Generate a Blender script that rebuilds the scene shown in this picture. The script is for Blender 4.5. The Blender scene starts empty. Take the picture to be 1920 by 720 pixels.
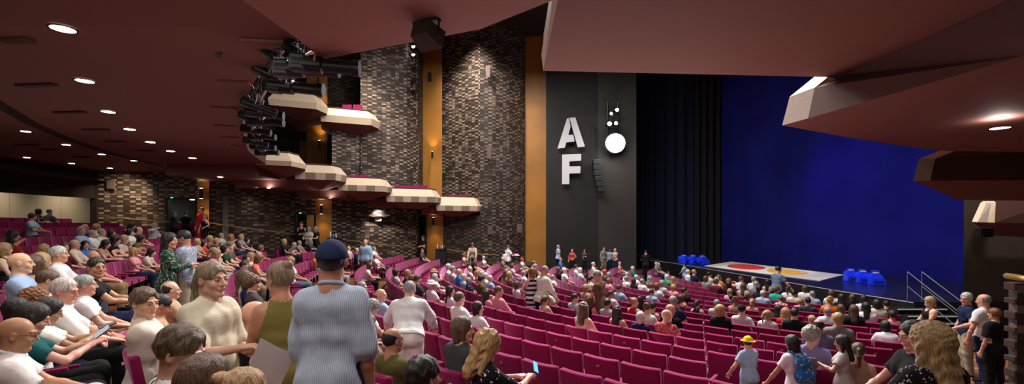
import bpy, bmesh, math, random
import numpy as np
from mathutils import Vector, Matrix
random.seed(7)
R_ = math.radians
PI = math.pi
F = 853.0; CU = 960.0; HV = 422.0; ZC = 3.5          # lens in pixels, optical centre, horizon, eye height
scene = bpy.context.scene
COL = scene.collection

def at(u, v, d):
    "world point seen at pixel (u,v) of the 1920x720 photo at depth d along the view axis"
    return Vector(((u-CU)*d/F, d, ZC-(v-HV)*d/F))

# ------------------------------------------------------------------ materials
MATS = {}
def nodes_of(name):
    m = bpy.data.materials.new(name); m.use_nodes = True
    nt = m.node_tree; b = nt.nodes['Principled BSDF']
    return m, nt, b
def N(nt, t, **kw):
    n = nt.nodes.new(t)
    for k, v in kw.items():
        if k in n.inputs: n.inputs[k].default_value = v
        else: setattr(n, k, v)
    return n
def L(nt, a, ai, b, bi): nt.links.new(a.outputs[ai], b.inputs[bi])

def plain(name, col, rough=.6, metal=0., noise=.12, scale=8., bump=0., spec=.3):
    if name in MATS: return MATS[name]
    m, nt, b = nodes_of(name)
    tc = N(nt, 'ShaderNodeTexCoord'); nz = N(nt, 'ShaderNodeTexNoise', Scale=scale, Detail=3.)
    L(nt, tc, 'Object', nz, 'Vector')
    mx = N(nt, 'ShaderNodeMix', data_type='RGBA')
    mx.inputs[6].default_value = (*[c*(1-noise) for c in col], 1); mx.inputs[7].default_value = (*[min(1, c*(1+noise)) for c in col], 1)
    L(nt, nz, 'Fac', mx, 0); L(nt, mx, 2, b, 'Base Color')
    b.inputs['Roughness'].default_value = rough; b.inputs['Metallic'].default_value = metal
    b.inputs['Specular IOR Level'].default_value = spec
    if bump:
        bp = N(nt, 'ShaderNodeBump', Strength=bump, Distance=.01); L(nt, nz, 'Fac', bp, 'Height'); L(nt, bp, 'Normal', b, 'Normal')
    MATS[name] = m; return m

def emis(name, col, s):
    if name in MATS: return MATS[name]
    m, nt, b = nodes_of(name)
    b.inputs['Base Color'].default_value = (*col, 1); b.inputs['Emission Color'].default_value = (*col, 1)
    b.inputs['Emission Strength'].default_value = s
    MATS[name] = m; return m

def cloth_mat(kind):
    "fabric whose main colour is the object's own colour; patterns woven in object space"
    key = 'cloth_'+kind
    if key in MATS: return MATS[key]
    m, nt, b = nodes_of(key)
    oi = N(nt, 'ShaderNodeObjectInfo'); tc = N(nt, 'ShaderNodeTexCoord')
    nz = N(nt, 'ShaderNodeTexNoise', Scale=9., Detail=4.); L(nt, tc, 'Object', nz, 'Vector')
    bp = N(nt, 'ShaderNodeBump', Strength=.45, Distance=.02); L(nt, nz, 'Fac', bp, 'Height'); L(nt, bp, 'Normal', b, 'Normal')
    b.inputs['Roughness'].default_value = .85; b.inputs['Specular IOR Level'].default_value = .15
    src = (oi, 'Color')
    def mixin(fac, fi, other, amt=1.):
        mx = N(nt, 'ShaderNodeMix', data_type='RGBA'); L(nt, fac, fi, mx, 0); L(nt, oi, 'Color', mx, 6); mx.inputs[7].default_value = (*other, 1)
        return (mx, 2)
    if kind in ('stripe', 'pinstripe'):
        w = N(nt, 'ShaderNodeTexWave', Scale=(2.6 if kind == 'stripe' else 28.), Distortion=0., bands_direction=('Z' if kind == 'stripe' else 'X'))
        L(nt, tc, 'Object', w, 'Vector'); r = N(nt, 'ShaderNodeValToRGB'); r.color_ramp.interpolation = 'CONSTANT' if kind == 'stripe' else 'LINEAR'
        r.color_ramp.elements[0].position = 0.; r.color_ramp.elements[1].position = .5; L(nt, w, 'Fac', r, 0)
        if kind == 'pinstripe': r.color_ramp.elements[1].color = (.35, .35, .35, 1)
        src = mixin(r, 0, (.02, .022, .04) if kind == 'stripe' else (.75, .8, .95))
    if kind in ('floral', 'speckle', 'dots', 'leopard'):
        sc, th, oc = {'floral': (26., .33, (.75, .7, .68)), 'speckle': (60., .36, (.6, .55, .48)), 'dots': (22., .27, (.02, .02, .02)), 'leopard': (34., .4, (.12, .05, .02))}[kind]
        vo = N(nt, 'ShaderNodeTexVoronoi', Scale=sc); L(nt, tc, 'Object', vo, 'Vector')
        lt = N(nt, 'ShaderNodeMath', operation='LESS_THAN'); lt.inputs[1].default_value = th; L(nt, vo, 'Distance', lt, 0)
        if kind in ('floral', 'speckle'):
            n2 = N(nt, 'ShaderNodeTexNoise', Scale=sc*.4); L(nt, tc, 'Object', n2, 'Vector')
            g = N(nt, 'ShaderNodeMath', operation='GREATER_THAN'); g.inputs[1].default_value = .5; L(nt, n2, 'Fac', g, 0)
            mu = N(nt, 'ShaderNodeMath', operation='MULTIPLY'); L(nt, lt, 0, mu, 0); L(nt, g, 0, mu, 1); lt = mu
        src = mixin(lt, 0, oc)
    if kind == 'check':
        ck = N(nt, 'ShaderNodeTexChecker', Scale=26.); L(nt, tc, 'Object', ck, 'Vector'); src = mixin(ck, 'Fac', (.7, .7, .75))
    nt.links.new(src[0].outputs[src[1]], b.inputs['Base Color'])
    MATS[key] = m; return m

def skin_mat():
    if 'skin' in MATS: return MATS['skin']
    m, nt, b = nodes_of('skin')
    oi = N(nt, 'ShaderNodeObjectInfo'); at_ = N(nt, 'ShaderNodeAttribute', attribute_name='Col')
    mx = N(nt, 'ShaderNodeMix', data_type='RGBA', blend_type='MULTIPLY'); mx.inputs[0].default_value = 1.
    L(nt, oi, 'Color', mx, 6); L(nt, at_, 'Color', mx, 7)
    tc = N(nt, 'ShaderNodeTexCoord'); nz = N(nt, 'ShaderNodeTexNoise', Scale=40., Detail=3.); L(nt, tc, 'Object', nz, 'Vector')
    bp = N(nt, 'ShaderNodeBump', Strength=.12, Distance=.004); L(nt, nz, 'Fac', bp, 'Height'); L(nt, bp, 'Normal', b, 'Normal')
    L(nt, mx, 2, b, 'Base Color'); b.inputs['Roughness'].default_value = .5
    b.inputs['Subsurface Weight'].default_value = 0.
    MATS['skin'] = m; return m

def hair_mat():
    if 'hair' in MATS: return MATS['hair']
    m, nt, b = nodes_of('hair')
    oi = N(nt, 'ShaderNodeObjectInfo'); tc = N(nt, 'ShaderNodeTexCoord')
    mp = N(nt, 'ShaderNodeMapping'); mp.inputs['Scale'].default_value = (1, 1, .12); L(nt, tc, 'Object', mp, 'Vector')
    nz = N(nt, 'ShaderNodeTexNoise', Scale=110., Detail=4., Distortion=.6); L(nt, mp, 'Vector', nz, 'Vector')
    r = N(nt, 'ShaderNodeValToRGB'); r.color_ramp.elements[0].color = (.45, .45, .45, 1); r.color_ramp.elements[1].color = (1.3, 1.3, 1.3, 1)
    r.color_ramp.elements[0].position = .35; r.color_ramp.elements[1].position = .65; L(nt, nz, 'Fac', r, 0)
    mx = N(nt, 'ShaderNodeMix', data_type='RGBA', blend_type='MULTIPLY'); mx.inputs[0].default_value = 1.
    L(nt, oi, 'Color', mx, 6); L(nt, r, 0, mx, 7); L(nt, mx, 2, b, 'Base Color')
    bp = N(nt, 'ShaderNodeBump', Strength=.6, Distance=.01); L(nt, nz, 'Fac', bp, 'Height'); L(nt, bp, 'Normal', b, 'Normal')
    b.inputs['Roughness'].default_value = .45
    MATS['hair'] = m; return m

def brick_mat(name, c1, c2, mortar, bias=0.):  # pale bricks in the colour stand in for raking highlights on the relief
    if name in MATS: return MATS[name]
    m, nt, b = nodes_of(name)
    uv = N(nt, 'ShaderNodeUVMap')
    def brick(w, h, off, a, b2, bias_, sq=1.):
        t = N(nt, 'ShaderNodeTexBrick', Scale=1.)
        t.inputs['Brick Width'].default_value = w; t.inputs['Row Height'].default_value = h
        t.inputs['Mortar Size'].default_value = .012; t.inputs['Mortar Smooth'].default_value = .3; t.inputs['Bias'].default_value = bias_
        t.inputs['Color1'].default_value = (*a, 1); t.inputs['Color2'].default_value = (*b2, 1); t.inputs['Mortar'].default_value = (*mortar, 1)
        t.offset = off; L(nt, uv, 'UV', t, 'Vector'); return t
    h = brick(.27, .115, .0, (0, 0, 0), (1, 1, 1), .0); h.inputs['Mortar'].default_value = (.0, .0, .0, 1)
    mp = N(nt, 'ShaderNodeMapping'); mp.inputs['Scale'].default_value = (1/.27, 1/.115, 1); L(nt, uv, 'UV', mp, 'Vector')
    ck = N(nt, 'ShaderNodeTexChecker', Scale=1.); ck.inputs['Color1'].default_value = (1, 1, 1, 1); ck.inputs['Color2'].default_value = (.25, .25, .25, 1); L(nt, mp, 'Vector', ck, 'Vector')
    cm = N(nt, 'ShaderNodeMix', data_type='RGBA', blend_type='MIX'); cm.inputs[0].default_value = .38; L(nt, h, 'Color', cm, 6); L(nt, ck, 'Color', cm, 7)
    t = N(nt, 'ShaderNodeValToRGB'); cr = t.color_ramp; L(nt, cm, 2, t, 0)
    mid = tuple(a*.65+b_*.35 for a, b_ in zip(c1, c2))
    cr.elements[0].position = 0.; cr.elements[0].color = (*mortar, 1); cr.elements[1].position = 1.; cr.elements[1].color = (*c2, 1)
    for p_, c_ in ((.13, c1), (.40-bias, c1), (.56-bias, mid), (.74-bias, c2)): e_ = cr.elements.new(p_); e_.color = (*c_, 1)
    nz = N(nt, 'ShaderNodeTexNoise', Scale=.7, Detail=2.); L(nt, uv, 'UV', nz, 'Vector')
    mx = N(nt, 'ShaderNodeMix', data_type='RGBA', blend_type='MULTIPLY'); mx.inputs[0].default_value = .5
    L(nt, t, 'Color', mx, 6); L(nt, nz, 'Fac', mx, 7); L(nt, mx, 2, b, 'Base Color')
    bp = N(nt, 'ShaderNodeBump', Strength=1., Distance=.10); L(nt, h, 'Color', bp, 'Height'); L(nt, bp, 'Normal', b, 'Normal')
    b.inputs['Roughness'].default_value = .6; b.inputs['Specular IOR Level'].default_value = .35
    MATS[name] = m; return m

def wood_mat(name, c1, c2, scale=1.5, rough=.35):
    if name in MATS: return MATS[name]
    m, nt, b = nodes_of(name)
    tc = N(nt, 'ShaderNodeTexCoord'); mp = N(nt, 'ShaderNodeMapping'); mp.inputs['Scale'].default_value = (1, 7, 1)
    L(nt, tc, 'Object', mp, 'Vector'); nz = N(nt, 'ShaderNodeTexNoise', Scale=scale, Detail=5.); L(nt, mp, 'Vector', nz, 'Vector')
    mx = N(nt, 'ShaderNodeMix', data_type='RGBA'); mx.inputs[6].default_value = (*c1, 1); mx.inputs[7].default_value = (*c2, 1)
    L(nt, nz, 'Fac', mx, 0); L(nt, mx, 2, b, 'Base Color'); b.inputs['Roughness'].default_value = rough
    MATS[name] = m; return m

def velour_mat(name, c1, c2):
    if name in MATS: return MATS[name]
    m, nt, b = nodes_of(name)
    tc = N(nt, 'ShaderNodeTexCoord'); nz = N(nt, 'ShaderNodeTexNoise', Scale=90., Detail=2.); L(nt, tc, 'Object', nz, 'Vector')
    oi = N(nt, 'ShaderNodeObjectInfo')
    mx = N(nt, 'ShaderNodeMix', data_type='RGBA'); mx.inputs[6].default_value = (*c1, 1); mx.inputs[7].default_value = (*c2, 1)
    L(nt, oi, 'Random', mx, 0)
    m2 = N(nt, 'ShaderNodeMix', data_type='RGBA', blend_type='MULTIPLY'); m2.inputs[0].default_value = .35; L(nt, mx, 2, m2, 6); L(nt, nz, 'Fac', m2, 7)
    L(nt, m2, 2, b, 'Base Color'); b.inputs['Roughness'].default_value = .9
    b.inputs['Sheen Weight'].default_value = .6; b.inputs['Sheen Tint'].default_value = (1, .45, .75, 1); b.inputs['Sheen Roughness'].default_value = .4
    b.inputs['Specular IOR Level'].default_value = .1
    MATS[name] = m; return m

# ------------------------------------------------------------------ mesh helpers
class MB:
    def __init__(s): s.v = []; s.f = []; s.uv = []; s.mi = []
    def face(s, pts, uvs=None, mi=0):
        i = len(s.v); s.v += [tuple(p) for p in pts]; s.f.append(tuple(range(i, i+len(pts)))); s.uv.append(uvs); s.mi.append(mi); return s
    def poly(s, verts, faces, mi=0):
        i = len(s.v); s.v += [tuple(p) for p in verts]
        for f in faces: s.f.append(tuple(i+j for j in f)); s.uv.append(None); s.mi.append(mi)
        return s
    def box(s, c, d, rot=None, mi=0, bev=0.):
        x, y, z = d[0]/2, d[1]/2, d[2]/2
        if bev:
            bm = bmesh.new(); bmesh.ops.create_cube(bm, size=1.)
            for v in bm.verts: v.co = Vector((v.co.x*d[0], v.co.y*d[1], v.co.z*d[2]))
            bmesh.ops.bevel(bm, geom=bm.edges[:]+bm.verts[:], offset=bev, segments=2, affect='EDGES', profile=.6)
            vs = [v.co.copy() for v in bm.verts]; fs = [[v.index for v in f.verts] for f in bm.faces]; bm.free()
        else:
            vs = [Vector((a*x, b*y, e*z)) for a in (-1, 1) for b in (-1, 1) for e in (-1, 1)]
            fs = [(0, 1, 3, 2), (4, 6, 7, 5), (0, 4, 5, 1), (2, 3, 7, 6), (0, 2, 6, 4), (1, 5, 7, 3)]
        if rot is not None: vs = [rot @ v for v in vs]
        return s.poly([v+Vector(c) for v in vs], fs, mi)
    def tube(s, pts, r, n=10, mi=0, cap=True):
        pts = [Vector(p) for p in pts]; rs = r if isinstance(r, (list, tuple)) else [r]*len(pts)
        rings = []; up = Vector((0, 0, 1))
        for i, p in enumerate(pts):
            t = (pts[min(i+1, len(pts)-1)]-pts[max(i-1, 0)]).normalized()
            a = t.cross(up)
            if a.length < .05: a = t.cross(Vector((0, 1, 0)))
            a.normalize(); b = t.cross(a).normalized()
            rings.append([p+(a*math.cos(k*2*PI/n)+b*math.sin(k*2*PI/n))*rs[i] for k in range(n)])
        vs = [v for r_ in rings for v in r_]; fs = []
        for i in range(len(rings)-1):
            for k in range(n): fs.append((i*n+k, (i+1)*n+k, (i+1)*n+(k+1) % n, i*n+(k+1) % n))
        if cap: fs.append(tuple(range(n))); fs.append(tuple(reversed(range((len(rings)-1)*n, len(rings)*n))))
        return s.poly(vs, fs, mi)
    def prism(s, poly, z0, z1, mi=0):
        "vertical prism over plan polygon; z0/z1 may be numbers"
        n = len(poly); vs = [Vector((p[0], p[1], z0)) for p in poly]+[Vector((p[0], p[1], z1)) for p in poly]
        fs = [tuple(reversed(range(n))), tuple(range(n, 2*n))]+[(i, (i+1) % n, n+(i+1) % n, n+i) for i in range(n)]
        return s.poly(vs, fs, mi)
    def build(s, name, mat, parent=None, smooth=False, loc=None):
        me = bpy.data.meshes.new(name); me.from_pydata(s.v, [], s.f)
        for m in (mat if isinstance(mat, (list, tuple)) else [mat]): me.materials.append(m)
        if any(u for u in s.uv):
            ul = me.uv_layers.new(name='UVMap'); k = 0
            for f, u in zip(s.f, s.uv):
                for j in range(len(f)): ul.data[k].uv = u[j] if u else (0, 0); k += 1
        me.polygons.foreach_set('material_index', s.mi)
        if smooth: me.polygons.foreach_set('use_smooth', [True]*len(me.polygons))
        me.update()
        bm = bmesh.new(); bm.from_mesh(me); bmesh.ops.remove_doubles(bm, verts=bm.verts[:], dist=1e-5)
        bmesh.ops.recalc_face_normals(bm, faces=bm.faces[:]); bm.to_mesh(me); bm.free()
        return link(name, me, parent, loc)
def link(name, data, parent=None, loc=None):
    o = bpy.data.objects.new(name, data); COL.objects.link(o)
    if parent is not None: o.parent = parent
    if loc is not None: o.location = loc
    return o
def tag(o, label=None, cat=None, group=None, kind=None):
    if label: o['label'] = label
    if cat: o['category'] = cat
    if group: o['group'] = group
    if kind: o['kind'] = kind
    return o
def empty(name, loc=(0, 0, 0), rz=0.):
    o = link(name, None); o.empty_display_size = .1; o.location = loc; o.rotation_euler = (0, 0, rz); return o
def copy_tree(o, parent=None):
    c = o.copy(); COL.objects.link(c); c.parent = parent
    for ch in o.children: copy_tree(ch, c)
    return c
def struct(o): o['kind'] = 'structure'; return o

# ------------------------------------------------------------------ implicit surfaces (bodies, hair, clothes)
class Field:
    def __init__(s, xs, ys, zs):
        s.ax = [np.asarray(a, np.float32) for a in (xs, ys, zs)]
        s.D = np.full([len(a) for a in s.ax], .4, np.float32)
        s.frame = None                                  # optional (origin, 3x3 rows = local axes in world)
    def block(s, lo, hi):
        sl = []
        for a, l, h in zip(s.ax, lo, hi):
            i = max(0, int(np.searchsorted(a, l))-1); j = min(len(a), int(np.searchsorted(a, h))+1)
            sl.append(slice(i, max(j, i+1)))
        return tuple(sl)
    def pts(s, sl):
        X, Y, Z = np.meshgrid(s.ax[0][sl[0]], s.ax[1][sl[1]], s.ax[2][sl[2]], indexing='ij')
        return X, Y, Z
    def put(s, d, sl, k):
        A = s.D[sl]
        h = np.clip(k-np.abs(A-d), 0, None)/max(k, 1e-6)
        s.D[sl] = np.minimum(A, d)-h*h*k*.25
    def cut(s, d, sl, k=.004):
        A = s.D[sl]; h = np.clip(k-np.abs(A-d), 0, None)/k
        s.D[sl] = np.maximum(A, d)+h*h*k*.25
    def cap(s, a, b, r0, r1=None, k=.03, n=None, sq=1., sub=False):
        r1 = r0 if r1 is None else r1
        a = np.array(a, np.float32); b = np.array(b, np.float32)
        if s.frame is not None:
            o, M = s.frame; a = o+M.T@a; b = o+M.T@b
            if n is not None: n = M.T@np.array(n, np.float32)
        R = max(r0, r1)*max(1., 1.)+k+.03
        sl = s.block(np.minimum(a, b)-R, np.maximum(a, b)+R)
        X, Y, Z = s.pts(sl); ab = b-a; L2 = float(ab@ab)+1e-9
        t = np.clip(((X-a[0])*ab[0]+(Y-a[1])*ab[1]+(Z-a[2])*ab[2])/L2, 0, 1)
        qx = X-a[0]-t*ab[0]; qy = Y-a[1]-t*ab[1]; qz = Z-a[2]-t*ab[2]
        f = 1.
        if n is not None and sq != 1.:
            n = np.array(n, np.float32); n = n/np.linalg.norm(n)
            c = (qx*n[0]+qy*n[1]+qz*n[2])*(1/sq-1); qx = qx+c*n[0]; qy = qy+c*n[1]; qz = qz+c*n[2]; f = sq**.5
        d = (np.sqrt(qx*qx+qy*qy+qz*qz)-(r0+t*(r1-r0)))*f
        s.cut(-d, sl, k) if sub else s.put(d, sl, k)
    def ell(s, c, r, k=.02, sub=False):
        c = np.array(c, np.float32); r = np.array(r, np.float32); R = float(r.max())+k+.03
        if s.frame is not None:
            o, M = s.frame; w = o+M.T@c
        else: w = c
        sl = s.block(w-R, w+R); X, Y, Z = s.pts(sl)
        X = X-w[0]; Y = Y-w[1]; Z = Z-w[2]
        if s.frame is not None:
            X, Y, Z = (M[i][0]*X+M[i][1]*Y+M[i][2]*Z for i in range(3))
        q = np.sqrt((X/r[0])**2+(Y/r[1])**2+(Z/r[2])**2)+1e-6
        g = np.sqrt((X/r[0]**2)**2+(Y/r[1]**2)**2+(Z/r[2]**2)**2)+1e-6
        d = q*(q-1)/g
        s.cut(-d, sl, k) if sub else s.put(d, sl, k)
    def plane(s, p, n, k=.003):
        "keep the side the normal points away from"
        n = np.array(n, np.float32); n = n/np.linalg.norm(n); p = np.array(p, np.float32)
        sl = (slice(None),)*3; X, Y, Z = s.pts(sl)
        s.cut((X-p[0])*n[0]+(Y-p[1])*n[1]+(Z-p[2])*n[2], sl, k)
    def wobble(s, amp, f, seed=0., aniso=(1, 1, 1)):
        X, Y, Z = s.pts((slice(None),)*3); a, b, c = aniso
        s.D += amp*(np.sin(f*a*X+1.3*np.sin(f*.7*c*Z+seed))*np.sin(f*.9*b*Y+seed*2+1.1*np.sin(f*.6*a*X))+.6*np.sin(f*1.7*c*Z+1.7*np.sin(f*1.1*b*Y+seed)))*.6
    def mesh(s, name, smooth=1):
        D = s.D; D[0] = D[-1] = .1; D[:, 0] = D[:, -1] = .1; D[:, :, 0] = D[:, :, -1] = .1
        x, y, z = s.ax; S = D < 0
        nx, ny, nz = D.shape
        acc = np.zeros((nx-1, ny-1, nz-1, 3), np.float32); cnt = np.zeros((nx-1, ny-1, nz-1), np.float32)
        for axis in range(3):
            n0 = [slice(None)]*3; n1 = [slice(None)]*3; n0[axis] = slice(None, -1); n1[axis] = slice(1, None)
            a = D[tuple(n0)]; b = D[tuple(n1)]; ch = S[tuple(n0)] != S[tuple(n1)]
            idx = np.argwhere(ch)
            if not len(idx): continue
            av = a[ch]; bv = b[ch]; t = av/(av-bv)
            P = np.stack([x[idx[:, 0]], y[idx[:, 1]], z[idx[:, 2]]], 1)
            g = s.ax[axis]; i = idx[:, axis]; P[:, axis] = g[i]+t*(g[i+1]-g[i])
            o1, o2 = [q for q in range(3) if q != axis]
            for d1 in (0, -1):
                for d2 in (0, -1):
                    c = idx.copy(); c[:, o1] += d1; c[:, o2] += d2
                    ok = np.all(c >= 0, 1) & (c[:, 0] < nx-1) & (c[:, 1] < ny-1) & (c[:, 2] < nz-1)
                    cc = c[ok]; np.add.at(acc, (cc[:, 0], cc[:, 1], cc[:, 2]), P[ok]); np.add.at(cnt, (cc[:, 0], cc[:, 1], cc[:, 2]), 1)
        m = cnt > 0; vid = np.full(cnt.shape, -1, np.int64); vid[m] = np.arange(m.sum())
        V = acc[m]/cnt[m][:, None]
        quads = []
        for axis in range(3):
            n0 = [slice(None)]*3; n1 = [slice(None)]*3; n0[axis] = slice(None, -1); n1[axis] = slice(1, None)
            A = S[tuple(n0)]; ch = A != S[tuple(n1)]
            idx = np.argwhere(ch); o1, o2 = [(1, 2), (2, 0), (0, 1)][axis]
            ok = (idx[:, o1] > 0) & (idx[:, o2] > 0); idx = idx[ok]
            if not len(idx): continue
            flip = ~A[tuple(idx.T)]
            def g(d1, d2):
                c = idx.copy(); c[:, o1] += d1; c[:, o2] += d2
                c = np.minimum(c, np.array(vid.shape)-1)
                return vid[c[:, 0], c[:, 1], c[:, 2]]
            q = np.stack([g(-1, -1), g(0, -1), g(0, 0), g(-1, 0)], 1)
            q[flip] = q[flip][:, ::-1]; quads.append(q)
        Q = np.concatenate(quads); Q = Q[(Q >= 0).all(1)]
        for _ in range(smooth):
            A = np.zeros_like(V); C = np.zeros(len(V), np.float32)
            for i in range(4):
                np.add.at(A, Q[:, i], V[Q[:, (i+1) % 4]]); np.add.at(A, Q[:, i], V[Q[:, i-1]]); np.add.at(C, Q[:, i], 2)
            V = V*.5+.5*A/np.maximum(C, 1)[:, None]
        me = bpy.data.meshes.new(name)
        me.vertices.add(len(V)); me.vertices.foreach_set('co', V.astype(np.float32).ravel())
        me.loops.add(len(Q)*4); me.loops.foreach_set('vertex_index', Q.astype(np.int32).ravel())
        me.polygons.add(len(Q)); me.polygons.foreach_set('loop_start', np.arange(0, len(Q)*4, 4, dtype=np.int32))
        me.polygons.foreach_set('use_smooth', np.ones(len(Q), bool))
        me.update(); me.validate()
        return me, V

def axis_vals(lo, hi, step, fine=()):
    "grid line positions, finer inside the given (lo, hi, step) bands"
    out = [lo]; x = lo
    while x < hi:
        st = step
        for a, b, s_ in fine:
            if a-s_*2 <= x <= b: st = min(st, s_)
        x += st; out.append(x)
    return out
# ------------------------------------------------------------------ people
V3 = lambda *a: np.array(a, np.float64)
def unit(v): return v/(np.linalg.norm(v)+1e-9)
def ik(S, T, l1, l2, hint):
    d = T-S; L_ = np.linalg.norm(d)
    if L_ > (l1+l2)*.99: T = S+d*(l1+l2)*.99/L_; d = T-S; L_ = np.linalg.norm(d)
    L_ = max(L_, abs(l1-l2)+.02)
    a = (l1*l1-l2*l2+L_*L_)/(2*L_); h = math.sqrt(max(l1*l1-a*a, 0)); u = unit(d)
    p = hint-u*(hint@u); p = unit(p)
    return S+u*a+p*h, T
def rotz(a): c, s = math.cos(a), math.sin(a); return np.array([[c, -s, 0], [s, c, 0], [0, 0, 1]])
def rotx(a): c, s = math.cos(a), math.sin(a); return np.array([[1, 0, 0], [0, c, -s], [0, s, c]])
def roty(a): c, s = math.cos(a), math.sin(a); return np.array([[c, 0, s], [0, 1, 0], [-s, 0, c]])

POSES = {
 'sit_lap':   dict(base='sit', lean=-.02),
 'sit_left':  dict(base='sit', lean=.0, head=(.75, .05)),
 'sit_right': dict(base='sit', lean=.0, head=(-.75, .05)),
 'sit_lean':  dict(base='sit', lean=.38, head=(.15, .3), hands=((.10, .52, .72), (-.10, .50, .72))),
 'sit_back':  dict(base='sit', lean=-.16, head=(-.2, -.05), hands=((.16, .30, .66), (-.20, .34, .66)), cross=True),
 'sit_read':  dict(base='sit', lean=.10, head=(.05, .5), hands=((.12, .40, .84), (-.12, .40, .84))),
 'sit_face':  dict(base='sit', lean=.12, head=(.25, .05), hands=((.10, .26, 1.10), (-.08, .34, .72))),
 'sit_arm':   dict(base='sit', lean=-.05, head=(.5, 0), hands=((.12, .33, .66), (-.55, .10, .98))),
 'sit_profile': dict(base='sit', lean=.05, twist=.3, head=(.9, .05), hands=((.08, .42, .74), (-.14, .36, .70))),
 'stand':     dict(base='stand'),
 'stand_left': dict(base='stand', head=(.7, .12), hands=((.24, .12, .86), (-.20, .22, 1.02))),
 'stand_fold': dict(base='stand', head=(-.2, .15), hands=((-.06, .26, 1.16), (.06, .28, 1.12)), elb=.3),
 'stand_read': dict(base='stand', head=(.0, .45), hands=((.08, .34, 1.16), (-.08, .34, 1.16))),
 'stand_down': dict(base='stand', lean=.16, head=(.1, .6), hands=((.22, .34, .84), (-.20, .36, .88))),
 'stand_edge': dict(base='stand', lean=.12, head=(.1, .35), hands=((.36, .30, .92), (-.36, .30, .92))),
}
def joints(p):
    J = {}; st = p['base'] == 'stand'; w = p.get('w', 1.); lean = p.get('lean', .02); side = p.get('side', 0.)
    tw = p.get('twist', 0.)
    P = V3(0, 0, .93 if st else .54); Rt = rotz(tw) @ rotx(-lean) @ roty(side)
    sp = Rt @ V3(0, 0, 1); fw = Rt @ V3(0, 1, 0); rt = Rt @ V3(1, 0, 0)
    J['P'] = P; J['sp'] = sp; J['fw'] = fw; J['rt'] = rt
    J['C'] = P+sp*.30+fw*.005; J['N'] = P+sp*.515-fw*.02
    sw = .160*w
    sh = p.get('shrug', 0.)
    J['S'] = {1: J['N']+rt*sw-sp*(.075-sh), -1: J['N']-rt*sw-sp*(.075-sh)}
    yaw, pit = p.get('head', (0., .05))[:2]; roll = p.get('head', (0, 0, 0))[2] if len(p.get('head', ())) > 2 else 0.
    Rh = rotz(tw+yaw) @ rotx(-pit) @ roty(roll)
    nk = unit(sp+V3(0, 0, .6)+Rh @ V3(0, .25, 0)*max(pit, 0))
    J['Rh'] = Rh; J['H'] = J['N']+nk*.15+Rh @ V3(0, .02, 0)
    if st: dflt = ((.25*w+.02, .06, .80), (-.25*w-.02, .06, .80))
    else: dflt = ((.09, .34, .68), (-.09, .36, .67))
    J['E'] = {}; J['W'] = {}; J['hd'] = {}
    for k, s in enumerate((1, -1)):
        T = V3(*p.get('hands', dflt)[k])
        hint = V3(s*(1.-p.get('elb', .0)*2), -.5, -.6) if not (st and 'hands' not in p) else V3(s*.4, -1., 0)
        E, W = ik(J['S'][s], T, .285, .255, hint)
        J['E'][s] = E; J['W'][s] = W
        J['hd'][s] = unit(unit(W-E)+V3(*p.get('handdir', {}).get(s, (0, 0, 0))))
    J['hip'] = {}; J['K'] = {}; J['A'] = {}; J['T'] = {}
    for s in (1, -1):
        J['hip'][s] = P+V3(s*.095*w, 0, -.02)
        if st:
            st_ = p.get('stride', 0.)*s
            J['K'][s] = V3(s*.100, .02+st_*.5, .50); J['A'][s] = V3(s*.11, -.02+st_, .09)
        elif p.get('cross') and s == 1:
            J['K'][s] = V3(.02, .46, .66); J['A'][s] = V3(-.24, .62, .42)
        else:
            J['K'][s] = V3(s*p.get('knee', .12), .45, .53); J['A'][s] = V3(s*.12, .45+p.get('foot', 0.), .09)
        if 'legs' in p: J['K'][s], J['A'][s] = (V3(*q) for q in p['legs'][0 if s == 1 else 1])
        J['T'][s] = J['A'][s]+V3(s*.02, .15, -.045)
    return J

def grid_for(J, lvl, pad=.2, hands=True, head=True):
    pts = [J['P'], J['C'], J['N'], J['H']]+[J[k][s] for k in ('S', 'E', 'W', 'hip', 'K', 'A', 'T') for s in (1, -1)]
    lo = np.min(pts, 0)-pad; hi = np.max(pts, 0)+pad
    lo[2] = -.03
    st, hs, fs = [(.024, .012, .024), (.017, .008, .010), (.0115, .0045, .0062)][lvl]
    fin = [[], [], []]
    for a in range(3):
        if head: fin[a].append((J['H'][a]-.12, J['H'][a]+.14, hs))
        if hands and lvl:
            for s in (1, -1):
                c = J['W'][s]+J['hd'][s]*.08; fin[a].append((c[a]-.075, c[a]+.075, fs))
    return Field(*[axis_vals(lo[a], hi[a], st, fin[a]) for a in range(3)])

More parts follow.
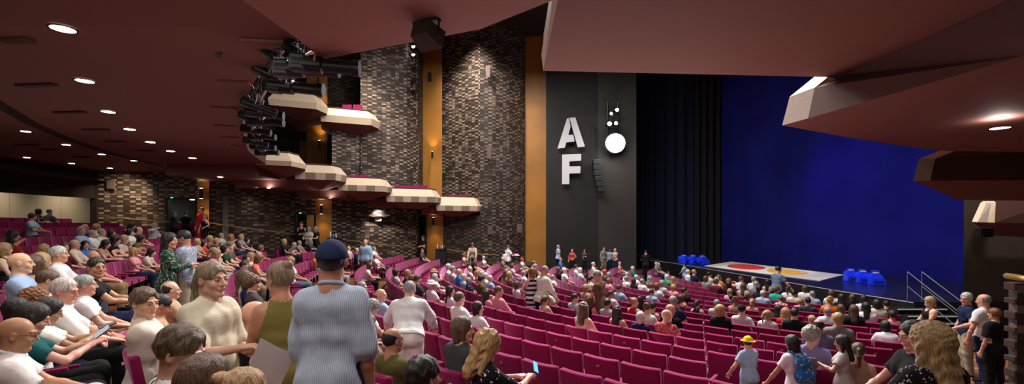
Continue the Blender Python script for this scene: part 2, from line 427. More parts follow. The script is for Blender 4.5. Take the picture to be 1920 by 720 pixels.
def torso(F_, J, p, e=0., top=True, arms=(0, 0), k=.045, low=True):
    w = p.get('w', 1.); fem = p.get('fem', 0); b = p.get('belly', 0.)
    P, C, N_, sp, fw, rt = J['P'], J['C'], J['N'], J['sp'], J['fw'], J['rt']
    if low:
        F_.cap(P-rt*.062*w, P+rt*.062*w, .110+e*(1.9 if e else 1), k=k, n=fw, sq=.95)
        if p['base'] == 'stand':
            for s in (1, -1): F_.cap(P+rt*.062*s-fw*.045-sp*.03, P+rt*.07*s-fw*.045-sp*.05, .088+e*(1.9 if e else 1), k=.04)
    F_.cap(P+sp*.10-rt*.05*w, P+sp*.10+rt*.05*w, (.108-.012*fem)+e*1.3+b*.3, k=k, n=fw, sq=.9)
    if b: F_.cap(P+sp*.09+fw*(.03+b*.25), P+sp*.16+fw*(.03+b*.25), .09+b*.5+e, k=.05)
    F_.cap(C-rt*.07*w-sp*.04, C+rt*.07*w-sp*.04, (.105-.008*fem)+e, k=k, n=fw, sq=.92)
    F_.cap(C+sp*.08-rt*.092*w, C+sp*.08+rt*.092*w, .108+e, k=k, n=fw, sq=.9)
    F_.cap(J['S'][-1]+rt*.02, J['S'][1]-rt*.02, .048+e, k=.05)
    F_.cap(J['S'][-1]+rt*.05-sp*.01, N_-sp*.0, .045+e, .05+e*.5, k=.05); F_.cap(J['S'][1]-rt*.05-sp*.01, N_-sp*.0, .045+e, .05+e*.5, k=.05)
    if fem >= 1:
        for s in (1, -1): F_.ell_or(C+sp*.045+fw*.072+rt*.062*s, .054+e*.8, k=.05)
Field.ell_or = lambda s, c, r, k: s.cap(c, c+np.array([0, 0, .001]), r, k=k)

def hand(F_, W, d, s, curl=.5, lvl=2, e=0.):
    pn = unit(np.cross(d, V3(0, 0, 1)) if abs(d[2]) < .8 else V3(s*-1., 0, 0))
    if abs(d[2]) < .8:
        sd = pn*s*-1; nrm = unit(np.cross(d, pn)); nrm = nrm if nrm[2] < 0 else -nrm      # palm down, thumb inward
    else:
        nrm = V3(-s, 0, 0); sd = unit(np.cross(nrm, d))
        if sd[1] < 0: sd = -sd
    if lvl == 0:
        F_.cap(W, W+d*.10+nrm*.02, .034, .026, k=.03); F_.cap(W+d*.09+nrm*.015, W+d*.135+nrm*.05, .026, .02, k=.02); return
    F_.cap(W-d*.01, W+d*.03, .027, .03, k=.02, n=nrm, sq=.7)
    F_.cap(W+d*.045-sd*.018, W+d*.045+sd*.018, .029, k=.02, n=nrm, sq=.55)
    F_.cap(W+d*.07-sd*.026, W+d*.07+sd*.024, .019, k=.012, n=nrm, sq=.75)
    for i, (o, L_, r) in enumerate(((.030, .070, .0092), (.010, .078, .0095), (-.011, .072, .009), (-.031, .056, .008))):
        b = W+d*.08+sd*o; c = curl+.08*i
        d1 = unit(d*math.cos(c)+nrm*math.sin(c)+sd*o*1.2); d2 = unit(d*math.cos(c*2.1)+nrm*math.sin(c*2.1)); d3 = unit(d*math.cos(c*2.9)+nrm*math.sin(c*2.9))
        m1 = b+d1*L_*.5; m2 = m1+d2*L_*.33
        F_.cap(b-d*.01, m1, r*1.08, r, k=.006); F_.cap(m1, m2, r, r*.92, k=.004); F_.cap(m2, m2+d3*L_*.26, r*.92, r*.8, k=.004)
    t0 = W+d*.022+sd*.022; t1 = t0+unit(d*.6+sd*.75+nrm*.3)*.042; t2 = t1+unit(d*.9+sd*.25+nrm*.35)*.034
    F_.cap(t0, t1, .0145, .0115, k=.014); F_.cap(t1, t2, .0115, .009, k=.005)

def head(F_, J, p):
    fem = p.get('fem', 0); ch = p.get('child', 0)
    F_.frame = (J['H'], J['Rh'].T)
    F_.ell((0, -.018, .028), (.0765, .097, .090), k=.02)
    F_.ell((0, .020, -.028), (.0625-.003*fem, .072, .083), k=.025)
    F_.cap((-.044, .01, -.070), (-.012, .066, -.100), .020, .016, k=.03); F_.cap((.044, .01, -.070), (.012, .066, -.100), .020, .016, k=.03)
    F_.cap((-.008, .074, -.100), (.008, .074, -.100), .016-.002*fem, k=.02)
    for s in (1, -1):
        F_.ell((s*.040, .060, -.030), (.022, .022, .022), k=.02)
        F_.cap((s*.016, .089, .026), (s*.044, .078, .026), .0085-.002*fem, k=.012)
        F_.ell((s*.031, .098, .006), (.019, .014, .012), k=.01, sub=True)
        F_.ell((s*.031, .079, .005), (.0145, .013, .0115), k=.003)
        F_.ell((s*.079, -.008, -.006), (.010, .019, .031), k=.008)
        F_.ell((s*.088, -.004, -.006), (.006, .010, .018), k=.004, sub=True)
    F_.cap((0, .088, .012), (0, .110, -.026), .0075, .0115, k=.012)
    for s in (1, -1): F_.cap((s*.007, .098, -.030), (s*.012, .096, -.031), .0085, k=.006)
    F_.cap((-.020, .088, -.056), (.020, .088, -.056), .0075, k=.008); F_.cap((-.016, .088, -.066), (.016, .088, -.066), .0085, k=.006)
    F_.cap((-.022, .099, -.0605), (.022, .099, -.0605), .0028, k=.003, sub=True)
    F_.frame = None
    b = J['H']+J['Rh'] @ V3(0, -.022, -.06)
    r = .056-.008*fem
    F_.cap(b, J['N']-J['sp']*.02, r-.004, r+.006, k=.03)

CACHE = {}
def body_mesh(pn, lvl):
    key = ('body', pn, lvl)
    if key in CACHE: return CACHE[key]
    p = POSES[pn]; J = joints(p); F_ = grid_for(J, lvl)
    torso(F_, J, p, k=.05)
    head(F_, J, p)
    w = p.get('w', 1.); lim = p.get('limb', 1.-.1*p.get('fem', 0))
    for s in (1, -1):
        F_.cap(J['S'][s], J['S'][s]*.55+J['E'][s]*.45, .052*lim, .045*lim, k=.04); F_.cap(J['S'][s]*.5+J['E'][s]*.5, J['E'][s], .045*lim, .037*lim, k=.03)
        m = J['E'][s]*.65+J['W'][s]*.35
        F_.cap(J['E'][s], m, .037*lim, .039*lim, k=.02); F_.cap(m, J['W'][s], .039*lim, .025*lim, k=.02)
        hand(F_, J['W'][s], J['hd'][s], s, p.get('curl', {}).get(s, .45), lvl)
        F_.cap(J['hip'][s], J['K'][s], .090, .056, k=.04)
        m = J['K'][s]*.68+J['A'][s]*.32; back = unit(np.cross(J['K'][s]-J['A'][s], V3(1, 0, 0)))
        F_.cap(J['K'][s], m, .055, .054, k=.03); F_.cap(m, J['A'][s], .054, .035, k=.03)
        F_.cap(J['A'][s], J['T'][s], .036, .026, k=.03)
    me, V = F_.mesh('body')
    loc = (V-J['H']) @ J['Rh']
    col = np.ones((len(V), 4), np.float32)
    for s in (1, -1):
        q = loc-np.array([s*.031, .092, .005]); d = np.sqrt((q[:, 0]/1.5)**2+(q[:, 2])**2+(q[:, 1]*.6)**2)
        col[d < .0095, :3] = (.5, .45, .45) if lvl == 2 else (.25, .2, .2)
        col[d < .0052, :3] = (.05, .04, .04)
        q = loc-np.array([s*.031, .088, .0305]); col[(np.abs(q[:, 0]) < .017) & (np.abs(q[:, 2]+np.abs(q[:, 0])*.15) < .0045) & (q[:, 1] > -.025), :3] = (.35, .28, .25)
    q = loc-np.array([0, .095, -.061]); col[(np.abs(q[:, 0]) < .023) & (np.abs(q[:, 2]) < .0105) & (q[:, 1] > -.02), :3] = (.95, .55, .55)
    ca = me.color_attributes.new('Col', 'FLOAT_COLOR', 'POINT'); ca.data.foreach_set('color', col.ravel())
    me.materials.append(skin_mat())
    CACHE[key] = me; return me

def cut_limb(a, b, t): return a*(1-t)+b*t
def garment(pn, kind, lvl, pat='plain'):
    key = ('g', pn, kind, lvl, pat)
    if key in CACHE: return CACHE[key]
    p = POSES[pn]; J = joints(p); F_ = grid_for(J, lvl, hands=False, head=False)
    w = p.get('w', 1.); lim = p.get('limb', 1.-.1*p.get('fem', 0)); P, N_, sp, fw, rt = J['P'], J['N'], J['sp'], J['fw'], J['rt']
    e = (.017, .012, .010)[lvl]+p.get('loose', 0.); st = p['base'] == 'stand'
    part, _, slv = kind.partition('_')
    seed = (len(pn)*1.7+len(kind)) % 6.
    if part in ('shirt', 'jacket', 'dress'):
        if part == 'jacket': e += .012
        torso(F_, J, p, e=e)
        if part == 'dress':
            if st:
                F_.cap(P, P*[1, 1, 0]+V3(0, .0, .50), .15*w+e, .20, k=.05, n=(0, 1, 0), sq=.8)
            else:
                for s in (1, -1): F_.cap(J['hip'][s], J['K'][s], .105, .085, k=.10)
        t1, t2 = {'none': (0, 0), 'short': (.62, 0), 'long': (1, .95), 'roll': (1, .25), 'half': (.95, 0), 'wide': (.85, 0)}[slv or 'short']
        for s in (1, -1):
            S, E, W = J['S'][s], J['E'][s], J['W'][s]
            if t1 > 0:
                q = cut_limb(S, E, t1); ex = (.035 if slv == 'wide' else .012)
                F_.cap(S, q, (.052+e)*1.05, (.045*lim+e+ex), k=.035)
                if t2: F_.cap(E, cut_limb(E, W, t2), .040*lim+e+.004, .030*lim+e+(.012 if slv == 'roll' else 0), k=.02)
            else:
                pass
        if lvl: F_.wobble(p.get('fold', .005), 30. if lvl == 2 else 26., seed, (1, 1, .6)); F_.wobble(.0022, 75., seed+1, (1, 1, .5))
        else: F_.wobble(.004, 24., seed)
        if t1 == 0:
            for s in (1, -1):
                F_.plane(J['S'][s]-rt*s*.025, rt*s+V3(0, 0, .3))
        else:
            for s in (1, -1):      # open the cuff cleanly
                S, E, W = J['S'][s], J['E'][s], J['W'][s]
                a, q = (E, cut_limb(E, W, t2)) if t2 else (S, cut_limb(S, E, t1))
                F_.cap(q+unit(q-a)*.045, q+unit(q-a)*.10, .066+e*.5+(.03 if slv == 'wide' else 0), k=.006, sub=True)
        F_.cap(N_+sp*.012+fw*.012, N_+sp*.14+fw*.05, .060 if slv != 'none' else .075, .09, k=.006, sub=True)
        if slv == 'none': F_.ell(N_+fw*.07-sp*.03, (.06, .08, .07), k=.01, sub=True)
        if part == 'dress':
            if st: F_.plane((0, 0, .50), (0, 0, -1))
            else: F_.plane((0, .40, 0), (0, 1, 0)); F_.plane((0, 0, .40), (0, 0, -1))
        else:
            hem = p.get('hem', .10 if st else .055)
            F_.plane(P-sp*hem, -sp)
            if not st: F_.plane(P+V3(0, .15, 0), V3(0, 1, -.25))
    elif part in ('trousers', 'shorts', 'skirt'):
        F_.cap(P-rt*.062*w, P+rt*.062*w, .110+e*.5, k=.04, n=fw, sq=.95)
        F_.cap(P+sp*.09-rt*.05*w, P+sp*.09+rt*.05*w, .104+e*.3, k=.04, n=fw, sq=.9)
        if st:
            for s in (1, -1): F_.cap(P+rt*.062*s-fw*.045-sp*.03, P+rt*.07*s-fw*.045-sp*.05, .088+e, k=.03)
        if part == 'skirt' and st: F_.cap(P, V3(0, 0, .45), .15*w+e, .19, k=.05, n=(0, 1, 0), sq=.8)
        for s in (1, -1):
            h, K, A = J['hip'][s], J['K'][s], J['A'][s]
            if part == 'skirt': 
                if not st: F_.cap(h, K, .105, .08, k=.09)
                continue
            if part == 'shorts':
                q = cut_limb(h, K, .78); F_.cap(h, q, .092+e, .078+e, k=.025)
                F_.cap(q+unit(q-h)*.075, q+unit(q-h)*.16, .1, k=.006, sub=True)
            else:
                F_.cap(h, K, .092+e, .070+e, k=.03); F_.cap(K+unit(K-h)*.004, A, .070+e, .050+e, k=.03)
                F_.cap(A-unit(K-A)*.03, A-unit(K-A)*.06, .045+e, k=.006, sub=True)
        if lvl: F_.wobble(.004, 28., seed)
        F_.plane(P+sp*.11, sp) if st else F_.plane(P+V3(0, 0, .10), unit(V3(0, -.55, 1)))
        if part == 'skirt' and st: F_.plane((0, 0, .48), (0, 0, -1))
    me, _ = F_.mesh(part)
    me.materials.append(cloth_mat(pat)); CACHE[key] = me; return me

def shoe_mesh(pn, s, lvl):
    key = ('shoe', pn, s, lvl)
    if key in CACHE: return CACHE[key]
    p = POSES[pn]; J = joints(p); A, T = J['A'][s], J['T'][s]; lo = np.minimum(A, T)-.09; hi = np.maximum(A, T)+.09
    st = (.02, .014, .01)[lvl]
    F_ = Field(*[axis_vals(lo[a], hi[a], st) for a in range(3)])
    F_.cap(A+V3(0, -.01, -.02), T, .048, .038, k=.02); F_.cap(A-V3(0, .02, .05), T-V3(0, 0, .005), .036, .036, k=.02)
    F_.plane(A+V3(0, 0, .012), (0, 0, 1))
    me, _ = F_.mesh('shoe'); me.materials.append(cloth_mat('plain')); CACHE[key] = me; return me

def hair_mesh(style, lvl):
    key = ('hair', style, lvl)
    if key in CACHE: return CACHE[key]
    st = (.013, .009, .0055)[lvl]; zl = {'long': -.36, 'wavy': -.36, 'ponytail': -.26, 'bob': -.17, 'twintail': -.3}.get(style, -.13)
    big = .17 if style in ('wavy', 'curly', 'bucket') else .14
    F_ = Field(axis_vals(-big, big, st), axis_vals(-.21, .17, st), axis_vals(zl, .19, st))
    def base(t, z0=None): F_.ell((0, -.018, .030), (.0765+t, .098+t, .091+t), k=.01)
    if style == 'cap':
        base(.016); F_.plane((0, 0, .028), (0, .15, -1)); F_.cap((-.035, .07, .045), (.035, .07, .045), .05, k=.01, n=(0, .25, 1), sq=.13)
        F_.cap((-.02, .12, .038), (.02, .12, .038), .05, k=.01, n=(0, .3, 1), sq=.12); F_.cap((0, -.015, .135), (0, -.015, .14), .007, k=.004)
    elif style in ('bucket', 'sunhat'):
        base(.020); F_.plane((0, 0, .035), (0, 0, -1)); F_.cap((0, -.015, .03), (0, -.015, .032), .145, k=.02, n=(0, 0, 1), sq=.14); F_.wobble(.005, 40.)
    else:
        t = {'short': .009, 'ring': .006, 'long': .013, 'wavy': .024, 'bob': .015, 'bun': .010, 'ponytail': .010, 'curly': .028, 'tousled': .016, 'twintail': .012}[style]
        base(t)
        if style == 'long': 
            F_.cap((0, -.065, .0), (0, -.085, -.26), .078, .062, k=.03, n=(0, 1, 0), sq=.62)
            for s in (1, -1): F_.cap((s*.068, -.01, .0), (s*.085, .02, -.24), .030, .022, k=.03)
        if style == 'wavy':
            F_.cap((0, -.06, .0), (0, -.08, -.25), .098, .092, k=.04, n=(0, 1, 0), sq=.7)
            for s in (1, -1): F_.cap((s*.078, -.01, .02), (s*.10, .0, -.22), .038, .036, k=.03)
        if style == 'bob':
            F_.cap((0, -.05, .0), (0, -.045, -.09), .085, .078, k=.03, n=(0, 1, 0), sq=.75)
            for s in (1, -1): F_.cap((s*.07, -.01, .0), (s*.072, .018, -.085), .026, .022, k=.03)
        if style == 'bun': F_.cap((0, -.095, .085), (0, -.10, .09), .036, k=.008)
        if style == 'ponytail':
            F_.cap((0, -.115, .035), (0, -.12, .03), .028, k=.01); F_.cap((0, -.125, .03), (0, -.15, -.06), .026, .03, k=.015); F_.cap((0, -.15, -.06), (0, -.13, -.21), .03, .012, k=.015)
        if style == 'twintail':
            for s in (1, -1): F_.cap((s*.07, -.07, .01), (s*.10, -.03, -.1), .024, .026, k=.01); F_.cap((s*.10, -.03, -.1), (s*.105, .02, -.25), .026, .012, k=.01)
        if style == 'curly': F_.wobble(.010, 95., 1., (1, 1, 1))
        elif style == 'wavy': F_.wobble(.010, 62., .5, (1, 1, .7))
        elif style == 'tousled': F_.wobble(.007, 80., 2., (1, 1, .7))
        else: F_.wobble(.0028, 120., 0., (1, 1, .15))
        # hairline round the face and nape
        F_.ell((0, .118, -.04), (.070, .084, .134 if style in ('short', 'tousled', 'ring', 'curly') else .120), k=.008, sub=True)
        if style in ('short', 'bun', 'ponytail', 'curly', 'tousled', 'twintail', 'ring'):
            lowz = -.062 if style != 'curly' else -.085
            if style in ('ponytail', 'bun', 'twintail', 'short', 'tousled', 'ring', 'curly'):
                for s in (1, -1): F_.cap((s*.092, .045, -.035), (s*.092, -.005, -.085), .052, k=.008, sub=True)
            if style in ('short', 'tousled', 'curly', 'ring', 'bun'): F_.plane((0, -.09, lowz), (0, .55, -1))
        if style == 'ring':
            F_.plane((0, .012, 0), (0, 1, .2))
            F_.ell((0, .055, .095), (.10, .155, .092), k=.008, sub=True)
    me, _ = F_.mesh({'cap': 'cap', 'bucket': 'hat', 'sunhat': 'hat'}.get(style, 'hair'))
    me.materials.append(cloth_mat('plain') if style in ('cap', 'bucket', 'sunhat') else hair_mat())
    CACHE[key] = me; return me

HC = {'grey': (.30, .29, .28), 'white': (.62, .60, .57), 'blond': (.42, .27, .12), 'brown': (.10, .055, .03), 'dark': (.012, .010, .010),
      'auburn': (.23, .085, .03), 'red': (.45, .06, .03), 'ash': (.22, .15, .09)}
CC = {'white': (.72, .72, .72), 'cream': (.62, .55, .44), 'light blue': (.32, .45, .62), 'blue': (.03, .16, .55), 'navy': (.012, .02, .06), 'black': (.010, .010, .012),
      'grey': (.20, .20, .21), 'light grey': (.45, .45, .46), 'dark grey': (.05, .052, .058), 'red': (.50, .02, .03), 'pink': (.72, .28, .33), 'salmon': (.85, .20, .14),
      'green': (.01, .25, .10), 'olive': (.10, .09, .025), 'khaki': (.25, .19, .10), 'brown': (.13, .085, .055), 'tan': (.38, .26, .15), 'mustard': (.48, .24, .04),
      'orange': (.70, .17, .03), 'lavender': (.24, .20, .40), 'purple': (.16, .03, .18), 'maroon': (.10, .012, .02), 'teal': (.01, .09, .10), 'slate blue': (.12, .16, .25),
      'dusty red': (.42, .07, .07), 'yellow': (.85, .55, .02), 'beige': (.42, .34, .25), 'dark green': (.015, .05, .03), 'turquoise': (.02, .40, .30), 'blue grey': (.26, .31, .42)}
SK = {'fair': (.62, .34, .24), 'tan': (.45, .22, .13), 'brown': (.20, .09, .05), 'pink': (.66, .32, .24), 'pale': (.68, .42, .30)}

def jit(c, a=.08): return tuple(max(0, x*(1+random.uniform(-a, a))) for x in c)
def make_person(loc, rz, pose='sit_lap', hair='short', hc='brown', top='white', sleeve='short', garm='shirt', pat='plain', bottom=('trousers', 'navy'), skin='fair',
                lvl=0, scale=1., shoes='black', name='person', botpat='plain'):
    bm_ = body_mesh(pose, lvl); o = link(name, bm_); o.location = loc; o.rotation_euler = (0, 0, rz); o.scale = (scale,)*3
    o.color = (*jit(SK[skin]), 1)
    J = joints(POSES[pose]); fem = POSES[pose].get('fem', 0)
    def child(nm, me, col):
        c = link(nm, me, o); c.color = (*col, 1); return c
    if hair != 'bald':
        for hs in (hair if isinstance(hair, tuple) else (hair,)):
            hat = hs in ('cap', 'bucket', 'sunhat')
            c = child({'cap': 'cap', 'bucket': 'hat', 'sunhat': 'hat'}.get(hs, 'hair'), hair_mesh(hs, lvl), CC[hc[1]] if hat else jit(HC[hc if isinstance(hc, str) else hc[0]]))
            M = Matrix(J['Rh'].tolist()).to_4x4(); M.translation = Vector(J['H']); c.matrix_local = M
    if garm: child(garm, garment(pose, garm+'_'+sleeve, lvl, pat), jit(CC[top], .06) if isinstance(top, str) else top)
    if bottom: child(bottom[0], garment(pose, bottom[0], lvl, botpat), jit(CC[bottom[1]], .06))
    if shoes:
        for s in (1, -1): child('shoe', shoe_mesh(pose, s, lvl), CC[shoes])
    return o
def variant(name, base, **kw):
    d = dict(POSES[base]); d.update(kw); POSES[name] = d; return name
for b in list(POSES): variant(b+'_f', b, fem=1, w=.9)
# ------------------------------------------------------------------ the hall: heights
SX, SY = 15.7, 22.65                       # centre of the seating arcs, on the stage
def frad(x, y): return math.hypot(SX-x, SY-y)
def fz(r):
    "height of the raked floor at radius r"
    if r <= 7: z = -3.5
    elif r <= 27.6: z = -3.5+.00428*(r-7)**1.985
    else: z = -1.76+.17*(r-27.6)
    return z+ZC
PITCH = 1.05
ROWS = [26.15-PITCH*i for i in range(19)][::-1]
REAR = [27.62, 28.67, 29.72, 30.77, 32.3, 33.35, 34.4]
ALLROWS = sorted(ROWS+REAR)
def row_z(r): return fz(r)
def pol(r, a): return (SX+r*math.cos(a), SY+r*math.sin(a))

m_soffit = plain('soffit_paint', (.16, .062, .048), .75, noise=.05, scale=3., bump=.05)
m_soffit2 = plain('soffit_paint_lit', (.25, .105, .090), .75, noise=.05, scale=3., bump=.05)  # soffit colour lightened to carry the extra light on the centre wing
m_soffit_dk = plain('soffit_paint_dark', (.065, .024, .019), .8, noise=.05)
m_cream = plain('fascia_cream', (.50, .385, .28), .6, noise=.08, scale=14.)
m_band1 = plain('fascia_light_panel', (.42, .33, .25), .6, noise=.08, scale=14.)
m_band2 = plain('fascia_dark_panel', (.20, .155, .115), .6, noise=.08, scale=14.)
m_conc = plain('fascia_concrete', (.33, .27, .22), .85, noise=.25, scale=30., bump=.3)
m_gold = plain('gold_panel', (.27, .115, .018), .45, noise=.5, scale=.45, spec=.4)
m_black = plain('black_paint', (.012, .012, .013), .6, noise=.2)
m_blackw = plain('black_wall', (.011, .010, .0095), .6, noise=.3, scale=.5)
m_blackmetal = plain('black_metal', (.015, .015, .016), .32, metal=.5, noise=.1)
m_white = plain('white_paint', (.75, .75, .74), .5, noise=.03)
m_chrome = plain('bright_metal', (.6, .6, .6), .25, metal=1., noise=.05)
m_brass = plain('brass', (.55, .36, .12), .35, metal=.9, noise=.1)
m_rail = wood_mat('rail_wood', (.20, .10, .045), (.34, .19, .09), 3.)
m_floor = wood_mat('timber_floor', (.16, .060, .024), (.30, .125, .05), 1.2, .38)
m_carpet = plain('riser_dark', (.035, .018, .016), .9, noise=.3, scale=20.)
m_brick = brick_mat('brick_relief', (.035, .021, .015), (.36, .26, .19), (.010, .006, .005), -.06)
m_brick2 = brick_mat('brick_relief_shade', (.026, .016, .012), (.22, .155, .115), (.008, .005, .004), -.06)  # same brick, darkened in colour where less light falls
m_brick_dk = brick_mat('brick_relief_dark', (.020, .012, .009), (.13, .090, .066), (.006, .004, .003), -.08)  # darkest copy of the brick, shade of the recesses worked into its colour
m_lounge = plain('lounge_panel', (.24, .20, .155), .55, noise=.18, scale=.8)
m_curtain = plain('blue_cloth', (.008, .009, .11), .9, noise=.45, scale=.5, spec=.05)
m_lamp = emis('lamp_warm', (1., .93, .82), 14.)
m_lamp2 = emis('lamp_white', (1., .97, .92), 60.)

def wall(name, pts, z0, z1, mat, flip=False, thick=.0):
    "wall along plan points, uv in metres"
    m = MB(); s = 0.
    for a, b in zip(pts[:-1], pts[1:]):
        l = math.hypot(b[0]-a[0], b[1]-a[1])
        m.face([(a[0], a[1], z0), (b[0], b[1], z0), (b[0], b[1], z1), (a[0], a[1], z1)], [(s, z0), (s+l, z0), (s+l, z1), (s, z1)]); s += l
    return struct(m.build(name, mat))
def ud(u, d): return ((u-CU)*d/F, d)
def zz(v, d): return ZC-(v-HV)*d/F

# floor: one tread per row, curved
mb = MB()
A0, A1, NA = R_(118), R_(300), 110
edges = [4.6]+[(a+b)/2 for a, b in zip(ALLROWS[:-1], ALLROWS[1:])]+[37.5]
edges = sorted(edges)
rows_e = []
prevz = None
for i in range(len(edges)-1):
    r0, r1 = edges[i], edges[i+1]; z = row_z(ALLROWS[i])
    rows_e.append((r0, r1, z))
vals = []
for (r0, r1, z) in rows_e: vals += [(r0, z), (r1, z)]
for (ra, za), (rb, zb) in zip(vals[:-1], vals[1:]):
    for k in range(NA):
        a, b = A0+(A1-A0)*k/NA, A0+(A1-A0)*(k+1)/NA
        mb.face([(*pol(ra, a), za), (*pol(ra, b), za), (*pol(rb, b), zb), (*pol(rb, a), zb)], mi=0 if abs(za-zb) < 1e-6 else 1)
floor = struct(mb.build('floor', [m_floor, m_carpet]))
flat = MB(); flat.face([(-12, 4, -.03), (34, 4, -.03), (34, 36, -.03), (-12, 36, -.03)]); flat.build('floor_base', m_carpet)['kind'] = 'structure'

# hall ceiling high above the stalls
c = MB(); c.box((3, 16, 16.6), (60, 50, .2)); struct(c.build('ceiling', plain('ceiling_dark', (.012, .007, .006), .95)))

# ---- side wall on the far side
W0, W1 = ud(183, 22.), ud(316, 22.4)
D1a, D1b = ud(316, 22.4), ud(370, 22.3)
P1a, P1b = ud(370, 22.2), ud(392, 22.2)
SEG = [ud(392, 22.4), ud(470, 23.2), ud(555, 25.)]
D2a, D2b = ud(555, 25.), ud(592, 25.3)
P2a, P2b = ud(592, 25.1), ud(622, 25.3)
SEG2 = [ud(622, 25.5), ud(680, 26.6), ud(740, 27.8), ud(785, 28.8)]
TOPL = 6.3
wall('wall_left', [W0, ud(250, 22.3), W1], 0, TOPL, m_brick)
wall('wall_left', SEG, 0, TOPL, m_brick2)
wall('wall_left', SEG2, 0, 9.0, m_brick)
wall('wall_left', [W1, D1b], zz(373, 22.3), TOPL, m_brick)
wall('wall_left', [SEG[-1], P2a], zz(402, 25.), TOPL, m_brick)
# upper recess wall and second brick tower
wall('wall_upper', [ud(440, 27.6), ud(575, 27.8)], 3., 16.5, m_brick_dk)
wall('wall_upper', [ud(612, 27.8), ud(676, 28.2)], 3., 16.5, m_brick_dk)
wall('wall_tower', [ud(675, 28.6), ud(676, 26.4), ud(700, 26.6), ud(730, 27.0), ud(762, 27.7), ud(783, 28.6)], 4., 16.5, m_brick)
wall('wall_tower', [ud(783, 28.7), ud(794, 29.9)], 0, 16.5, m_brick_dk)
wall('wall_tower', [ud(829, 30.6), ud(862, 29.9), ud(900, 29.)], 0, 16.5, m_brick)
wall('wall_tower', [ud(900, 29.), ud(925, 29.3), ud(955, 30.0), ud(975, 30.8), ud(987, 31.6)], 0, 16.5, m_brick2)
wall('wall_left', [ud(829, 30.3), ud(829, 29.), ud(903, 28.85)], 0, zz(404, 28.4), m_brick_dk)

def gold(name, a, b, z0, z1, label):
    m = MB(); m.face([(a[0], a[1], z0), (b[0], b[1], z0), (b[0], b[1], z1), (a[0], a[1], z1)])
    o = m.build(name, m_gold); return struct(o)
gold('trim_1', P1a, P1b, 0, zz(341, 22.2), ''); gold('trim_2', P2a, P2b, 0, zz(370, 25.2), '')
gold('trim_3', ud(799, 28.9), ud(831, 28.9), 0, zz(404, 28.9), ''); gold('trim_4', ud(792, 29.8), ud(829, 29.6), 4.2, 16.5, '')
gold('trim_5', ud(985, 31.4), ud(1026, 31.2), 0, 16.5, '')
gold('trim_6', ud(575, 27.3), ud(614, 27.3), 3., 16.5, '')
for n, (u0, u1, v0, v1, d) in enumerate(((562, 586, 265, 310, 27.5), ), 1):
    m = MB(); m.box(at((u0+u1)/2, (v0+v1)/2, d-.05), ((u1-u0)*d/F, .06, (v1-v0)*d/F)); struct(m.build('door_%d' % (n+4), wood_mat('door_wood', (.09, .035, .012), (.15, .06, .02))))

# doorways: corridor box, frame, exit sign
def doorway(idx, a, b, ztop, zf, lit, depth=2.6, light_y=.5):
    ax, bx = Vector((*a, 0)), Vector((*b, 0)); t = (bx-ax).normalized(); n = Vector((-t.y, t.x, 0))
    if n.y < 0: n = -n
    m = MB(); e = 1.2
    c0, c1 = ax+n*.12, bx+n*.12; d0, d1 = c0+n*depth-t*e, c1+n*depth+t*e
    zt = ztop+.15
    def q(p, z): return (p.x, p.y, z)
    m.face([q(d0, zf), q(d1, zf), q(d1, zt), q(d0, zt)]); m.face([q(c0-t*e, zf), q(d0, zf), q(d0, zt), q(c0-t*e, zt)])
    m.face([q(c1+t*e, zf), q(d1, zf), q(d1, zt), q(c1+t*e, zt)]); m.face([q(c0-t*e, zf), q(c1+t*e, zf), q(d1, zf), q(d0, zf)]); m.face([q(c0-t*e, zt), q(c1+t*e, zt), q(d1, zt), q(d0, zt)])
    struct(m.build('wall_corridor', plain('corridor_grey', (.16, .155, .15), .6)))
    m = MB(); w = .10
    for p in (ax, bx): m.box((p.x, p.y-.02, (zf+ztop)/2), (w, .2, ztop-zf))
    mid = (ax+bx)/2; m.box((mid.x, mid.y-.02, ztop+w/2-.02), ((bx-ax).length+w, .2, w), rot=Matrix.Rotation(math.atan2(t.y, t.x), 3, 'Z'))
    struct(m.build('door_%d' % idx, m_black))
    if lit:
        m = MB(); p = mid+n*(depth*.45); m.box((p.x, p.y, zt-.10), ((bx-ax).length*.8, .30, .05)); tag(m.build('ceiling_light', emis('tube', (.9, 1., .95), 9.)), 'bright white strip light inside the %s doorway' % lit, 'light')
z1 = row_z(29.6)
doorway(1, D1a, D1b, zz(373, 22.3), z1-.1, 'left rear', 3.)
doorway(2, D2a, D2b, zz(402, 25.1), fz(27.)-.2, 'middle', 3.)
doorway(3, ud(785, 28.8), ud(799, 28.9), zz(404, 28.8), fz(21.)-.2, None, 3.)
for (u, v, d, lb) in ((322, 370.5, 22.2, 'small green exit sign above the left rear doorway'), (563, 399.5, 24.9, 'small green exit sign above the middle doorway')):
    m = MB(); m.box(at(u, v, d), (.16, .05, .085)); e_ = m.build('exit_sign', m_black); tag(e_, lb, 'sign')
    m2 = MB(); m2.box(at(u, v, d-.03), (.13, .01, .06)); m2.build('sign_face', emis('exit_green', (.05, .5, .25), 1.6), e_)

